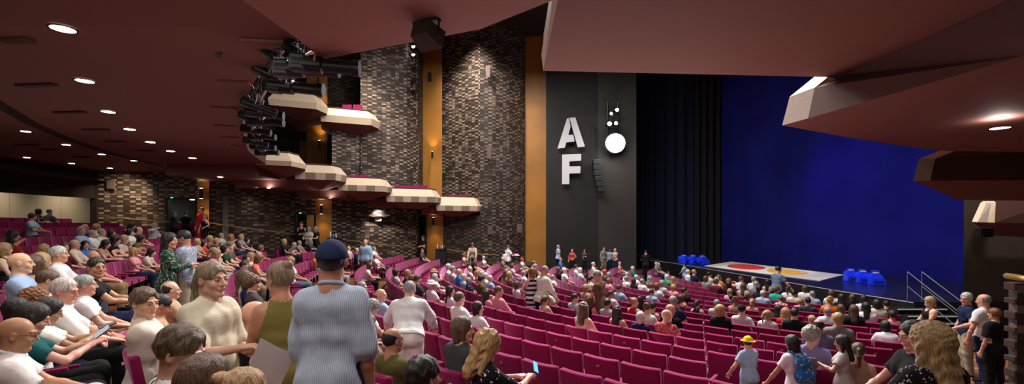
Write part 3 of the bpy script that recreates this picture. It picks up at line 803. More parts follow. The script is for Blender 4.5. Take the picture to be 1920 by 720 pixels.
# rails
def rail(name, pts, label, r=.028, mat=None, posts=True):
    t = empty(name, pts[0]); m = MB(); base = Vector(pts[0]); m.tube([Vector(p)-base for p in pts], r, 10)
    m.build('rail', mat or m_rail, t, smooth=True)
    if posts:
        k = 0
        for a, b in zip(pts[:-1], pts[1:]):
            a, b = Vector(a), Vector(b); n = max(1, int((b-a).length/1.6))
            for i in range(n):
                p = a.lerp(b, (i+.5)/n)-base; q = MB(); q.tube([p, p+Vector((0, .06, -.09)), p+Vector((0, .22, -.09))], .010, 6); q.build('bracket', m_blackmetal, t); k += 1
    return tag(t, label, 'handrail')
rail('handrail', [at(185, 405, 21.8), at(250, 411, 22.), at(316, 416.5, 22.1)], 'timber handrail on the brick wall left of the rear doorway')
rail('handrail', [at(391, 418, 22.1), at(470, 429, 22.9), at(556, 440, 24.7)], 'timber handrail on the brick wall between the two lit doorways')
rail('handrail', [at(622, 446, 25.3), at(700, 457, 26.8), at(782, 465, 28.4)], 'timber handrail on brick wall behind the man in the blue blazer')
rail('handrail', [at(832, 467, 28.6), at(903, 477, 28.6), at(984, 481, 31.2)], 'timber handrail running round the foot of the tall brick tower')

# ---- rear wall with the lit lounge opening
B0, B1 = (-19.0, 8.), (-20.04, 22.)
PB = [(-15.5, 1.), (-18.6, 9.), (-19.6, 15.), (-20.3, 20.), W0]
zt = ZC+1.28; zb = ZC-.05
m = MB()
for a, b in zip(PB[:-1], PB[1:]):
    m.face([(a[0], a[1], 0), (b[0], b[1], 0), (b[0], b[1], zb), (a[0], a[1], zb)]); 
struct(m.build('wall_rear', m_soffit_dk))
m = MB()
for a, b in zip(PB[:-1], PB[1:]):
    m.face([(a[0], a[1], zt), (b[0], b[1], zt), (b[0], b[1], ZC+2.7), (a[0], a[1], ZC+2.7)])
m.face([(W0[0], W0[1], 0), (-20.9, 25.5, 0), (-20.9, 25.5, 6.3), (W0[0], W0[1], 6.3)])
m.box((W0[0]-.12, 22.05, ZC), (.3, .3, 6))
struct(m.build('wall_rear', plain('rear_fascia', (.022, .013, .012), .8)))
lw = [(-17.2, 1.), (-20.4, 9.), (-21.5, 15.), (-22.3, 20.2), (-23., 25.5)]
m = MB()
for i, (a, b) in enumerate(zip(lw[:-1], lw[1:])):
    for k in range(4):
        p = (a[0]+(b[0]-a[0])*k/4, a[1]+(b[1]-a[1])*k/4); q = (a[0]+(b[0]-a[0])*(k+.985)/4, a[1]+(b[1]-a[1])*(k+.985)/4)
        m.face([(p[0], p[1], 2.5), (q[0], q[1], 2.5), (q[0], q[1], 6.), (p[0], p[1], 6.)])
struct(m.build('wall_lounge', m_lounge))
m = MB(); m.face([(-15.5, 1, zb-.1), (-17.3, 1, zb-.1), (-23, 25.5, zb-.1), (-20.2, 25.5, zb-.1)]); m.face([(-15.5, 1, 5.6), (-17.3, 1, 5.6), (-23, 25.5, 5.6), (-20.2, 25.5, 5.6)])
m.face([(-23.2, 25.5, 2), (-19.9, 25.5, 2), (-19.9, 25.5, 6.4), (-23.2, 25.5, 6.4)])
struct(m.build('floor_lounge', m_soffit_dk))

# ---- balcony soffits overhead
ZS = ZC+2.6
def soffit(name, poly, z, th, mats):
    m = MB(); n = len(poly)
    m.face([(p[0], p[1], z) for p in poly], mi=0); m.face([(p[0], p[1], z+th) for p in poly], mi=1)
    for i in range(n):
        a, b = poly[i], poly[(i+1) % n]; m.face([(a[0], a[1], z), (b[0], b[1], z), (b[0], b[1], z+th), (a[0], a[1], z+th)], mi=1)
    return m.build(name, mats)
def at_z(u, v, z):
    d = (z-ZC)*F/(HV-v); return ((u-CU)*d/F, d)
front = [at_z(*p, ZS) for p in ((562, 72), (530, 92), (500, 120), (474, 158), (458, 200), (454, 240), (466, 284))]
poly = [(-2.95, -2.), (-2.95, front[0][1])]+front+[ud(500, 19.6), ud(552, 21.5), ud(560, 25.), ud(470, 24.), ud(316, 22.9), ud(183, 22.5), (-20.6, 20.), (-19.8, 15.), (-18.8, 9.), (-15.6, -2.)]
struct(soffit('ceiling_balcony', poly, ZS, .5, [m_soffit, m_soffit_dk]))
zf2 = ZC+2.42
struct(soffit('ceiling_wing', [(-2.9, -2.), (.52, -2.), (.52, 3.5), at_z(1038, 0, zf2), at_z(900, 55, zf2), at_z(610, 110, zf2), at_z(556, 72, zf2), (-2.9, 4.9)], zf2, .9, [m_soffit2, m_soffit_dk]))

def balcony_box(name, outline, zt_, zm, zb_, zh, fr, label, ins=.32, hull=1.1, cat='balcony', check=True, floor=True):
    """faceted balcony box. outline: plan points of the front run (widest line), first and last lie on the building;
    fr: inward plan direction"""
    t = empty(name, (outline[0][0], outline[0][1], zb_)); o0 = Vector((outline[0][0], outline[0][1], zb_))
    def off(k):
        "outline moved inward by k, ends slid along the inward direction"
        pts = [Vector(p) for p in outline]; out = []
        for i, p in enumerate(pts):
            ns = []
            for a, b in ((i-1, i), (i, i+1)):
                if 0 <= a and b < len(pts):
                    e = (pts[b]-pts[a]).normalized(); n = Vector((-e.y, e.x))
                    if n.dot(Vector(fr)) < -.05: n = -n
                    elif abs(n.dot(Vector(fr))) <= .05:
                        cen = sum((Vector(q) for q in outline), Vector((0, 0)))/len(outline)
                        if n.dot(cen-pts[a]) < 0: n = -n
                    ns.append(n)
            if len(ns) == 2:
                s_ = ns[0]+ns[1]; s_ = s_/max(s_.length_squared, .4)*2*1.
                out.append(p+s_*k)
            else: out.append(p+ns[0]*k)
        return out
    o_top, o_mid, o_bot, o_hull = off(ins), off(0), off(.05), off(hull)
    def strip(lo, zl, hi, zh_, nm, mat, split=None):
        m = MB()
        for i in range(len(lo)-1):
            a, b, c_, d_ = lo[i], lo[i+1], hi[i+1], hi[i]
            n = max(1, round((b-a).length/.48)) if split else 1
            for k in range(n):
                f0, f1 = k/n, (k+1)/n
                p = [a.lerp(b, f0), a.lerp(b, f1), d_.lerp(c_, f1), d_.lerp(c_, f0)]
                m.face([Vector((p[0].x, p[0].y, zl))-o0, Vector((p[1].x, p[1].y, zl))-o0, Vector((p[2].x, p[2].y, zh_))-o0, Vector((p[3].x, p[3].y, zh_))-o0], mi=(k % 2 if split else 0))
        return m.build(nm, mat, t)
    strip(o_mid, zm, o_top, zt_, 'fascia_slope', m_cream)
    strip(o_bot, zb_, o_mid, zm, 'fascia_band', [m_band1, m_band2] if check else m_cream, split=check)
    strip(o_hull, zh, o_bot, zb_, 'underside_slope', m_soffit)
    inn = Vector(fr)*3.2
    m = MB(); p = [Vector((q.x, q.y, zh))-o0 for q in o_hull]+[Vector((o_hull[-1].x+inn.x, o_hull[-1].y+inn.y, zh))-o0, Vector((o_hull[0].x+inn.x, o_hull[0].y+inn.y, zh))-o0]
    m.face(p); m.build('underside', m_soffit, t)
    m = MB(); pts = [Vector((q.x, q.y, zt_+.03))-o0 for q in o_top]; m.tube(pts, .035, 6); m.build('coping', m_soffit_dk, t)
    m = MB(); p = [Vector((q.x, q.y, zt_-.55))-o0 for q in o_top]+[Vector((o_top[-1].x+inn.x, o_top[-1].y+inn.y, zt_-.55))-o0, Vector((o_top[0].x+inn.x, o_top[0].y+inn.y, zt_-.55))-o0]
    m.face(p)
    for i in range(len(o_top)-1):
        a, b = o_top[i], o_top[i+1]; m.face([Vector((a.x, a.y, zt_-.55))-o0, Vector((b.x, b.y, zt_-.55))-o0, Vector((b.x, b.y, zt_))-o0, Vector((a.x, a.y, zt_))-o0])
    m.build('box_floor', m_carpet, t)
    return tag(t, label, cat)
def far_box(uL, uR, vt, vm, vb, vh, d, label, slope=.06, back=3.2, check=True, grp=None):
    a = Vector(ud(uL, d)); b = Vector(ud(uR, d+slope*(uR-uL)*d/F*6)); e = (b-a).normalized(); n = Vector((-e.y, e.x))
    out = [a+n*back, a, b, b+e*.55+n*.9, b+e*.6+n*back]
    return balcony_box('balcony_box', [tuple(p) for p in out], zz(vt, d), zz(vm, d), zz(vb, d), zz(vh, d), tuple(n), label, check=check)
far_box(478, 547, 281, 299, 308, 327, 19.2, 'cream fronted balcony box nearest the hanging lighting rig, second highest row start', check=False)
far_box(551, 630, 306, 322, 335, 350, 21.3, 'balcony box with checkered band, directly right of the box under the lighting rig')
far_box(634, 720, 331, 346, 357, 371, 23.3, 'balcony box with checkered band, middle one of the five descending lower boxes')
far_box(724, 816, 352, 367, 378, 389, 25.3, 'balcony box above the lit white wall plate, left of the lowest box')
far_box(818, 896, 368, 385, 395, 405, 27.2, 'lowest balcony box, at the foot of the tall brick tower')
far_box(502, 594, 166, 184, 196, 210, 22.6, 'upper balcony box left of the other upper box, behind the spotlights', check=False)
far_box(600, 697, 198, 214, 227, 241, 24.6, 'upper balcony box with a plain cream front and two pink seats', check=False)
# long underside slab the lower boxes grow from
m = MB()
for (uL, uR, vb, d) in ((310, 480, 328, 19.6), (440, 560, 352, 21.9), (560, 650, 372, 24.), (690, 740, 388, 26.), (790, 830, 402, 27.6)):
    a, b = ud(uL, d), ud(uR, d); z = zz(vb, d); m.prism([a, b, (b[0], b[1]+3.2), (a[0], a[1]+3.2)], z, z+.45)
struct(m.build('ceiling_terrace', m_soffit))

# ---- right-hand wing overhead, built where it stands
bx1 = [(.53, -2.), (.53, 7.7), (5.26, 8.0), (5.9, 8.05), (16, 8.4), (16, -2.)]
struct(soffit('ceiling_wing', bx1, ZS+.01, .6, [m_soffit, m_soffit_dk]))
m = MB(); m.face([(.53, 7.7, ZS), (.53, 3., ZS), (.44, 3., ZS+.30), (.50, 7.75, ZS+.30)]); m.face([(.50, 7.75, ZS+.30), (.44, 3., ZS+.30), (.62, 3., ZS+.8), (.66, 7.6, ZS+.8)]); struct(m.build('trim_7', m_cream))
def near_box(A, B, rear, hullpts, z1_, z2_, z3_, label, back_h):
    """box on our own side, seen from below: A,B = bottom corners of the narrow fascia return; rear = plan point of the rear corner"""
    t = empty('balcony_box', (A[0], A[1], z1_)); o0 = Vector((A[0], A[1], z1_))
    def P(p, z): return Vector((p[0], p[1], z))-o0
    A2 = (A[0]+.13, A[1]-.02); B2 = (B[0]+.10, B[1]-.03); A3 = (A2[0]+.38, A2[1]-.25); B3 = (B2[0]+.40, B2[1]-.2)
    h0 = hullpts[0]
    m = MB(); m.face([P(B, z1_), P(A, z1_), P(A2, z2_), P(B2, z2_)])
    h0t = (h0[0], h0[1]-.1); m.face([P(A, z1_), P(h0, h0[2]), P(h0t, h0[2]+z2_-z1_), P(A2, z2_)]); m.build('fascia_band', m_conc, t)
    m = MB(); m.face([P(B2, z2_), P(A2, z2_), P(A3, z3_), P(B3, z3_)]); m.face([P(A2, z2_), P(h0t, h0[2]+z2_-z1_), P((h0t[0], h0t[1]-.3), h0[2]+z3_-z1_), P(A3, z3_)]); m.build('fascia_slope', m_cream, t)
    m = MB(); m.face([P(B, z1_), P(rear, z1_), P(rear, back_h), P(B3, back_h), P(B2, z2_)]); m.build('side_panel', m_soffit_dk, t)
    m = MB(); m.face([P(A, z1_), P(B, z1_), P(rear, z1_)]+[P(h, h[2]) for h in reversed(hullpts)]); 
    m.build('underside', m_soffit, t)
    return tag(t, label, 'balcony')
near_box((5.15, 8.67), (5.27, 8.1), (5.75, 5.1), [(6.9, 9.35, ZC+1.80), (9.7, 10.4, ZC+1.70), (14., 10.8, ZC+1.7), (14., 5., ZC+1.9)], ZC+1.9, ZC+2.44, ZC+2.8, 'nearest balcony box overhead on the right, largest red-brown underside', ZC+2.6)
near_box((10.45, 11.85), (10.85, 11.8), (14.3, 11.6), [(12.5, 12.75, ZC+.70), (17., 13., ZC+.68), (17., 11.5, ZC+1.1)], ZC+1.15, ZC+1.72, ZC+1.92, 'middle balcony box on the right wall, below the nearest overhead one', ZC+1.95)
t = empty('balcony_box', at(1822, 416, 13.3)); o0 = t.location.copy()
def A_(u, v, d): return at(u, v, d)-o0
m = MB(); m.face([A_(1822, 416, 13.4), A_(1833, 416.5, 13.3), A_(1849, 381, 13.45), A_(1838, 381, 13.55)]); m.face([A_(1852, 417, 13.25), A_(1865, 417.5, 13.2), A_(1868, 381, 13.35), A_(1858, 381, 13.4)]); m.build('fascia_band', m_cream, t)
m = MB(); m.face([A_(1833, 416.5, 13.3), A_(1852, 417, 13.25), A_(1858, 381, 13.4), A_(1849, 381, 13.45)]); m.build('fascia_panel', m_conc, t)
m = MB(); m.face([A_(1838, 381, 13.55), A_(1868, 381, 13.35), A_(1864, 377, 13.7), A_(1843, 377, 13.8)]); m.build('fascia_slope', m_cream, t)
m = MB(); m.face([A_(1865, 417.5, 13.2), A_(2000, 420, 13.), A_(2000, 370, 13.), A_(1868, 370, 13.35)]); m.build('side_panel', m_soffit_dk, t)
m = MB(); m.face([A_(1822, 416, 13.4), A_(1865, 417.5, 13.2), A_(1860, 441, 13.95)]); m.face([A_(1865, 417.5, 13.2), A_(2000, 420, 13.), A_(2000, 450, 13.9), A_(1860, 441, 13.95)]); m.build('underside', m_soffit, t)
tag(t, 'lowest and farthest balcony box on the right, beside the stage wall', 'balcony')

# ---- stage
ZT = ZC-2.4
SF = [(9.6, 31.), (10.2, 29.5), (11.3, 22.), (12.05, 16.6), (12.55, 14.2)]
m = MB(); m.prism(SF+[(26, 14.2), (26, 36), (9.6, 36)], 0, ZT)
struct(m.build('floor_stage', plain('stage_black', (.012, .012, .016), .22, noise=.2, spec=.6)))
m = MB(); m.tube([(p[0]-.01, p[1], ZT-.03) for p in SF], .022, 6); struct(m.build('trim_8', plain('stage_edge', (.25, .25, .28), .4)))
def lerp2(a, b, t): return (a[0]+(b[0]-a[0])*t, a[1]+(b[1]-a[1])*t)
q = [(11.25, 26.6), (14.3, 29.7), (15.9, 21.8), (13.2, 19.5)]
def bil(s_, t_): return lerp2(lerp2(q[0], q[3], s_), lerp2(q[1], q[2], s_), t_)
cl = empty('floor_cloth', (13.6, 24.4, ZT)); o0 = Vector((13.6, 24.4, ZT))
m = MB(); m.prism([(p[0]-o0.x, p[1]-o0.y) for p in q], .004, .022); m.build('canvas', plain('canvas', (.62, .58, .54), .8, noise=.15, scale=1.), cl)
def blob(nm, f, mat, n=40):
    m = MB(); pts = []
    for k in range(n):
        a = 2*PI*k/n; s_, t_ = f(a); p = bil(s_, t_); pts.append((p[0]-o0.x, p[1]-o0.y))
    m.prism(pts, .023, .027); m.build(nm, mat, cl)
blob('red_disc', lambda a: (.30+.17*math.cos(a), .50+.36*math.sin(a)), plain('paint_red', (.55, .035, .03), .7))
blob('yellow_patch', lambda a: (.66+.15*math.cos(a)*(1+.12*math.sin(3*a)), .50+.34*math.sin(a)*(1+.1*math.cos(2*a))), plain('paint_yellow', (.70, .34, .02), .7, noise=.35, scale=1.5))
tag(cl, 'pale painted floor cloth with a red disc and a yellow patch on the stage', 'floor cloth')

# curtains and masking
def drape(name, a, b, z0, z1, mat, label, folds=10, amp=.12):
    m = MB(); n = folds*8; A_, B_ = Vector((*a, 0)), Vector((*b, 0)); t = (B_-A_); nn = Vector((-t.y, t.x, 0)).normalized(); pts = []
    for i in range(n+1): pts.append(A_+t*(i/n)+nn*amp*math.sin(i/n*folds*2*PI))
    for i in range(n): m.face([(pts[i].x, pts[i].y, z0), (pts[i+1].x, pts[i+1].y, z0), (pts[i+1].x, pts[i+1].y, z1), (pts[i].x, pts[i].y, z1)])
    o = m.build(name, mat, smooth=True); tag(o, label, 'curtain'); return o
drape('stage_curtain', (14.75, 32.), (20.2, 12.5), ZT, 16.4, m_curtain, 'dark blue lit backcloth hanging across the whole stage', 14, .02)
drape('stage_curtain', ud(1300, 33.), ud(1352, 32.6), ZT, 16.4, plain('leg_black', (.006, .006, .009), .9), 'black masking curtain at the left edge of the blue backcloth', 4, .12)
drape('stage_curtain', ud(1190, 34.5), ud(1305, 34.), ZT, 16.4, plain('leg_dkblue', (.008, .010, .030), .9), 'dark blue-black masking curtain in the left wing of the stage', 6, .12)
# proscenium wall with the two letters
wall('wall_proscenium', [ud(1024, 31.), ud(1122, 30.6)], 0, 16.5, m_blackw)
wall('wall_proscenium', [ud(1122, 30.6), ud(1193, 30.3)], 0, 16.5, plain('pros_panel', (.030, .027, .024), .5, noise=.3, scale=.6))
wall('wall_proscenium', [ud(1193, 30.3), ud(1200, 33.5)], 0, 16.5, m_black)
wall('wall_stage_right', [(14.25, 14.35), (19., 14.1)], 0, 9., plain('right_wall', (.060, .048, .036), .6, noise=.3, scale=.5))
wall('wall_stage_right', [(14.25, 14.35), (19.3, 19.)], 0, 16.5, m_black)
# black overhead header at the back of the wing
m = MB(); m.face([(8, 36.2, 0), (36, 36.2, 0), (36, 36.2, 16.5), (8, 36.2, 16.5)]); m.face([(36, 36.2, 0), (36, 10, 0), (36, 10, 16.5), (36, 36.2, 16.5)]); struct(m.build('wall_stage_back', m_black))
m = MB(); m.box((22, 22, 16.2), (24, 30, .1)); struct(m.build('ceiling_stage', m_black))
ZF0 = 0
# letters A and F on the wall: flat raised stencil lettering
def letter(name, polys, label):
    t = empty(name, at(1072, 280, 30.6)); o0 = t.location.copy(); m = MB()
    for p in polys:
        w_ = [at(1020+x/4., 180+y/4., 30.60-(1020+x/4.-1024)*.004) for x, y in p]
        fr = [w-o0+Vector((0, -.10, 0)) for w in w_]; bk = [w-o0+Vector((0, .04, 0)) for w in w_]; n = len(p)
        m.poly(fr+bk, [tuple(range(n)), tuple(reversed(range(n, 2*n)))]+[(i, n+i, n+(i+1) % n, (i+1) % n) for i in range(n)])
    m.build('lettering', plain('letter_white', (.50, .51, .54), .6, noise=.03), t); return tag(t, label, 'letter sign')
letter('wall_letter', [[(172, 170), (186, 168), (197, 232), (182, 294), (218, 293), (228, 342), (166, 350), (155, 390), (100, 396)], [(190, 166), (233, 162), (305, 381), (252, 386)]], 'large white stencil letter A on the black wall left of the stage')
letter('wall_letter', [[(135, 441), (277, 436), (277, 486), (189, 492), (189, 529), (272, 528), (271, 580), (189, 582), (188, 662), (134, 662)]], 'large white block letter F on black wall, directly below the A')
# ------------------------------------------------------------------ theatre seats
m_vel = velour_mat('magenta_velour', (.22, .007, .066), (.28, .009, .083))
def curved_pad(w, h, t, bend, z0, y0, tilt, taper=0., nx=6, nz=4, bev=.02):
    bm = bmesh.new(); bmesh.ops.create_cube(bm, size=1.)
    bmesh.ops.bevel(bm, geom=bm.edges[:]+bm.verts[:], offset=.12, segments=2, affect='EDGES', profile=.6)
    # scale bevelled cube, then slice for curvature
    for v in bm.verts:
        for a, d in ((0, w), (1, t), (2, h)):
            s_ = 1 if v.co[a] > 0 else -1; q = abs(v.co[a]); q = (.5*d-(.5-q)*min(bev/.12*1., d)) if q > .3 else q*d
            v.co[a] = s_*q
    for k in range(1, nx):
        g = bm.verts[:]+bm.edges[:]+bm.faces[:]; bmesh.ops.bisect_plane(bm, geom=g, plane_co=(-w/2+w*k/nx, 0, 0), plane_no=(1, 0, 0))
    ct, st = math.cos(tilt), math.sin(tilt)
    for v in bm.verts:
        x, y, z = v.co; fz_ = (z/h+.5); x *= 1-taper*(1-fz_); y += bend*(2*x/w)**2
        z2 = z+h/2
        v.co = Vector((x, y0+y*ct-z2*st, z0+z2*ct+y*st))
    return bm
def bm_obj(name, bm, mat, parent=None, smooth=True):
    me = bpy.data.meshes.new(name); bm.normal_update()
    for f in bm.faces: f.smooth = smooth
    bm.to_mesh(me); bm.free(); me.materials.append(mat); return link(name, me, parent)
SEATLBL = 'empty magenta velour theatre seat in the curved raked rows of the stalls'
def make_seat():
    t = empty('theatre_chair')
    bm_obj('backrest', curved_pad(.50, .53, .075, .030, .345, -.185, .17, taper=.06, bev=.028), m_vel, t)
    bm_obj('seat_cushion', curved_pad(.45, .10, .44, 0, .37, .085, 0., bev=.035), m_vel, t)
    m = MB(); m.box((0, .05, .355), (.42, .38, .03)); m.box((0, -.19, .36), (.44, .025, .10)); m.build('seat_pan', m_blackmetal, t)
    for s in (1, -1):
        m = MB(); m.box((s*.255, .06, .585), (.042, .34, .03), bev=.012); m.build('armrest', m_vel if s == 1 else m_vel, t)
        m = MB(); m.box((s*.255, .0, .29), (.028, .08, .56)); m.box((s*.255, .02, .015), (.05, .26, .03)); m.build('leg', m_blackmetal, t)
    return t
seat0 = make_seat()
m = MB(); pl_ = [(.028*math.cos(a*PI/8), .016*math.sin(a*PI/8)) for a in range(16)]
m.poly([Vector((x, -.300, .775+z)) for x, z in pl_]+[Vector((x, -.316, .775+z)) for x, z in pl_], [tuple(range(16)), tuple(reversed(range(16, 32)))]+[(i, (i+1) % 16, 16+(i+1) % 16, 16+i) for i in range(16)])
plate0 = m.build('number_plate', m_brass)

# where the seats stand
WALLP = [(-20.2, 20.3), (-20.04, 22), (-16.6, 22.4), (-13, 22.4), (-11.9, 25), (-9.9, 25.4), (-5.6, 28.8), (-4.2, 29.6), (-1.9, 28.8), (.9, 30.6), (8.5, 30.2)]
def dseg(p, a, b):
    p, a, b = Vector(p), Vector(a), Vector(b); t = max(0, min(1, (p-a).dot(b-a)/(b-a).length_squared)); return (p-(a+(b-a)*t)).length
def stage_x(y):
    for (x0, y0), (x1, y1) in zip(SF[:-1], SF[1:]):
        if y1 <= y <= y0: return x1+(x0-x1)*(y-y1)/(y0-y1)
    return 12.6 if y < 14.2 else 9.6
AISLES = [(186, 20.5), (168.3, 19.5)]
def seat_ok(x, y, r, a):
    if y > -1 and min(dseg((x, y), p, q) for p, q in zip(WALLP[:-1], WALLP[1:])) < 1.75: return False
    if y > 26 and x > -5: 
        if y > 27.6: return False
    if x > stage_x(y)-1.5: return False
    # right hand aisle
    if (x-5.0)*7.1-(y-5.9)*5.9 > 0: return False
    if r > 27 and (x > -1.1 or (x > -19.9 and y < -1)) : return False
    rear = [(-15.5, 1.), (-18.6, 9.), (-19.6, 15.), (-20.3, 20.)]
    if x < -14 and min(dseg((x, y), p, q) for p, q in zip(rear[:-1], rear[1:])) < .7: return False
    if x < -15 and y < 1: return False
    if r > 27 and x > -3. and y < 3.4: return False
    if x < -18.0 and x < -18.6-(y-9)*.16+.6: return False
    if math.hypot(x, y) < 1.7 or y < .4: return False
    for ad, rmin in AISLES:
        if r > rmin and abs((math.degrees(a)-ad))*PI/180*r < .62 and r < 27: return False
    return True
SEATS = []
for ri, r in enumerate(ALLROWS):
    da = .535/r; off_ = .5 if ri % 2 else 0.; z = row_z(r)
    for k in range(int(R_(120)/da), int(R_(292)/da)):
        a = (k+off_)*da; x, y = pol(r, a)
        if not seat_ok(x, y, r, a): continue
        if abs(x)/max(y, .1) > 1.35: continue
        top = Vector((x, y, z+.88)); u = CU+F*x/y; v = HV-(top.z-ZC)*F/y
        if not (-40 < u < 1960 and v < 790): continue
        SEATS.append(dict(x=x, y=y, z=z, r=r, a=a, row=ri, k=k, u=u, v=v, free=True, rz=math.atan2(SY-y, SX-x)-PI/2))
print('SEATS', len(SEATS))

# ------------------------------------------------------------------ lamps and fittings
def downlight(u, v, z, label, r=.13, grp='downlights in the balcony soffits'):
    p = at_z(u, v, z); t = empty('downlight', (p[0], p[1], z))
    m = MB(); n = 20; vs = [Vector((rr*math.cos(k*2*PI/n), rr*math.sin(k*2*PI/n), zz_)) for rr, zz_ in ((r+.03, -.004), (r+.03, -.016), (r, -.016), (r, -.004)) for k in range(n)]
    m.poly(vs, [(i*n+k, i*n+(k+1) % n, (i+1) % 4*n+(k+1) % n, (i+1) % 4*n+k) for i in range(4) for k in range(n)]); m.build('trim_ring', m_soffit_dk, t)
    m = MB(); m.poly([Vector((r*math.cos(k*2*PI/n), r*math.sin(k*2*PI/n), -.008)) for k in range(n)], [tuple(reversed(range(n)))]); m.build('lamp', m_lamp2, t)
    l = bpy.data.lights.new('downlight_beam', 'SPOT'); l.energy = 42; l.color = (1, .86, .70); l.spot_size = R_(95); l.spot_blend = .8; l.shadow_soft_size = .12
    lo = link('downlight_beam', l, t); lo.location = (0, 0, -.05)
    return tag(t, label, 'ceiling light', grp)
outer = [(118, 53), (159, 151), (203, 209), (243, 242), (282, 266), (320, 283), (361, 296)]
ordn = ['first', 'second', 'third', 'fourth', 'fifth', 'sixth', 'seventh', 'eighth']
for i, p in enumerate(outer): downlight(*p, ZS, 'round downlight, %s in the long right-hand row of the left soffit, counting from nearest' % ordn[i])
for i, p in enumerate([(48, 246), (124, 271), (191, 289), (251, 301), (314, 311)]): downlight(*p, ZS, 'round downlight, %s in the middle row of the left soffit, counting from nearest' % ordn[i], .11)
for i, p in enumerate([(50, 295), (134, 306), (206, 315)]): downlight(*p, ZS, 'round downlight, %s in the rear row near the back wall, counting from nearest' % ordn[i], .11)
downlight(1875, 239, ZC+1.66, 'single round downlight under the right-hand balcony box', .13)
for (u, v, z, lb) in ((504, 352, zz(352, 21.9)-.0, 'small downlight under the second lower balcony box'), (619, 371, zz(371, 24.), 'small downlight beside the gold panel under the middle balcony box'), (413, 332, zz(328, 19.6), 'small downlight under the box below the lighting rig')):
    downlight(u, v, z-.01, lb, .10)

# recessed slots and the curved track groove in the left soffit
for i, (u, v, w, a) in enumerate(((490, 73, 80, -4), (436, 151, 60, -4), (418, 200, 48, -4), (420, 234, 40, -4), (430, 256, 32, -4), (448, 272, 30, -4), (20, 70, 60, 3), (62, 156, 70, 3), (126, 208, 56, 2), (176, 241, 46, 1), (214, 264, 36, 1), (46, 270, 40, 1), (150, 293, 34, 0), (272, 281, 30, 0), (90, 279, 30, 0))):
    p0 = Vector((*at_z(u-w/2, v+a*w/160., ZS), 0)); p1 = Vector((*at_z(u+w/2, v-a*w/160., ZS), 0)); t_ = (p1-p0); n = Vector((-t_.y, t_.x, 0)).normalized()*(.16 if u > 400 else .13)
    m = MB(); c0 = (p0+p1)/2; ps = [p0-c0, p1-c0, p1-c0-t_*.02+n, p0-c0+t_*.10+n]
    m.poly([Vector((q_.x, q_.y, -.035)) for q_ in ps]+[Vector((q_.x, q_.y, .0)) for q_ in ps], [(3, 2, 1, 0), (0, 1, 5, 4), (1, 2, 6, 5), (2, 3, 7, 6), (3, 0, 4, 7)])
    o = m.build('ceiling_vent', m_soffit_dk if u < 400 else m_soffit, loc=(c0.x, c0.y, ZS-.003)); tag(o, 'recessed slot vent in the dark red soffit above the left stalls', 'vent', 'slot vents in the left soffit')
m = MB(); ps = [Vector((*at_z(u, v, ZS), ZS-.012)) for u, v in ((-60, 160), (0, 197), (60, 232), (120, 258), (180, 279), (240, 296), (310, 312))]
m2 = MB()
for a, b in zip(ps[:-1], ps[1:]):
    t_ = (b-a).normalized(); n = Vector((-t_.y, t_.x, 0))*.14; m2.face([a-n, b-n, b+n, a+n])
struct(m2.build('trim_9', plain('groove', (.020, .010, .009), .9)))

# speakers on yokes
def speaker(u, v, d, s, label, yaw=0., zt_=None):
    p = at(u, v, d); t = empty('ceiling_speaker', p, yaw); zc_ = (zt_ or ZS)-p.z
    m = MB(); m.poly([Vector((x*s*(.5 if y > 0 else .36), y*s*.42, z*s*.36)) for x, y, z in ((-1, 1, -1), (1, 1, -1), (1, 1, 1), (-1, 1, 1), (-1, -1, -.8), (1, -1, -.8), (1, -1, .8), (-1, -1, .8))], [(0, 1, 2, 3), (5, 4, 7, 6), (4, 0, 3, 7), (1, 5, 6, 2), (3, 2, 6, 7), (4, 5, 1, 0)])
    cb = m.build('cabinet', plain('speaker_black', (.022, .012, .011), .55), t); cb.rotation_euler = (R_(-18), 0, 0)
    m = MB(); m.box((0, s*.42, 0), (s*.92, .012, s*.66)); g = m.build('grille', plain('speaker_grille', (.035, .018, .016), .8, noise=.4, scale=80.), t); g.rotation_euler = (R_(-18), 0, 0)
    m = MB(); m.tube([(-.56*s, 0, 0), (-.56*s, 0, .5*s), (.56*s, 0, .5*s), (.56*s, 0, 0)], .018, 6); m.tube([(0, 0, .5*s), (0, 0, max(zc_, .55*s))], .02, 6); m.box((0, 0, max(zc_, .55*s)-.02), (s*1.1, .10, .04)); m.build('yoke', m_blackmetal, t)
    return tag(t, label, 'speaker')
speaker(403, 90, 6.9, .24, 'black loudspeaker hanging from the left soffit, nearest and largest of that row', -.9)
speaker(355, 187, 10.2, .24, 'black loudspeaker hanging from the left soffit, second of that row', -.8)
speaker(359, 238, 12.9, .24, 'black loudspeaker hanging from the left soffit, third of that row', -.8)
speaker(381, 267, 15.2, .22, 'black loudspeaker hanging from the left soffit, fourth of that row', -.8)
speaker(419, 287, 17., .20, 'black loudspeaker hanging from the left soffit, smallest and farthest of that row', -.8)
speaker(800, 66, 5.4, .32, 'black loudspeaker on a bracket under the centre balcony wing', -.5, zf2)
speaker(145, 109, 7.2, .04, 'tiny round sensor fitted in the left soffit between two downlights', 0)

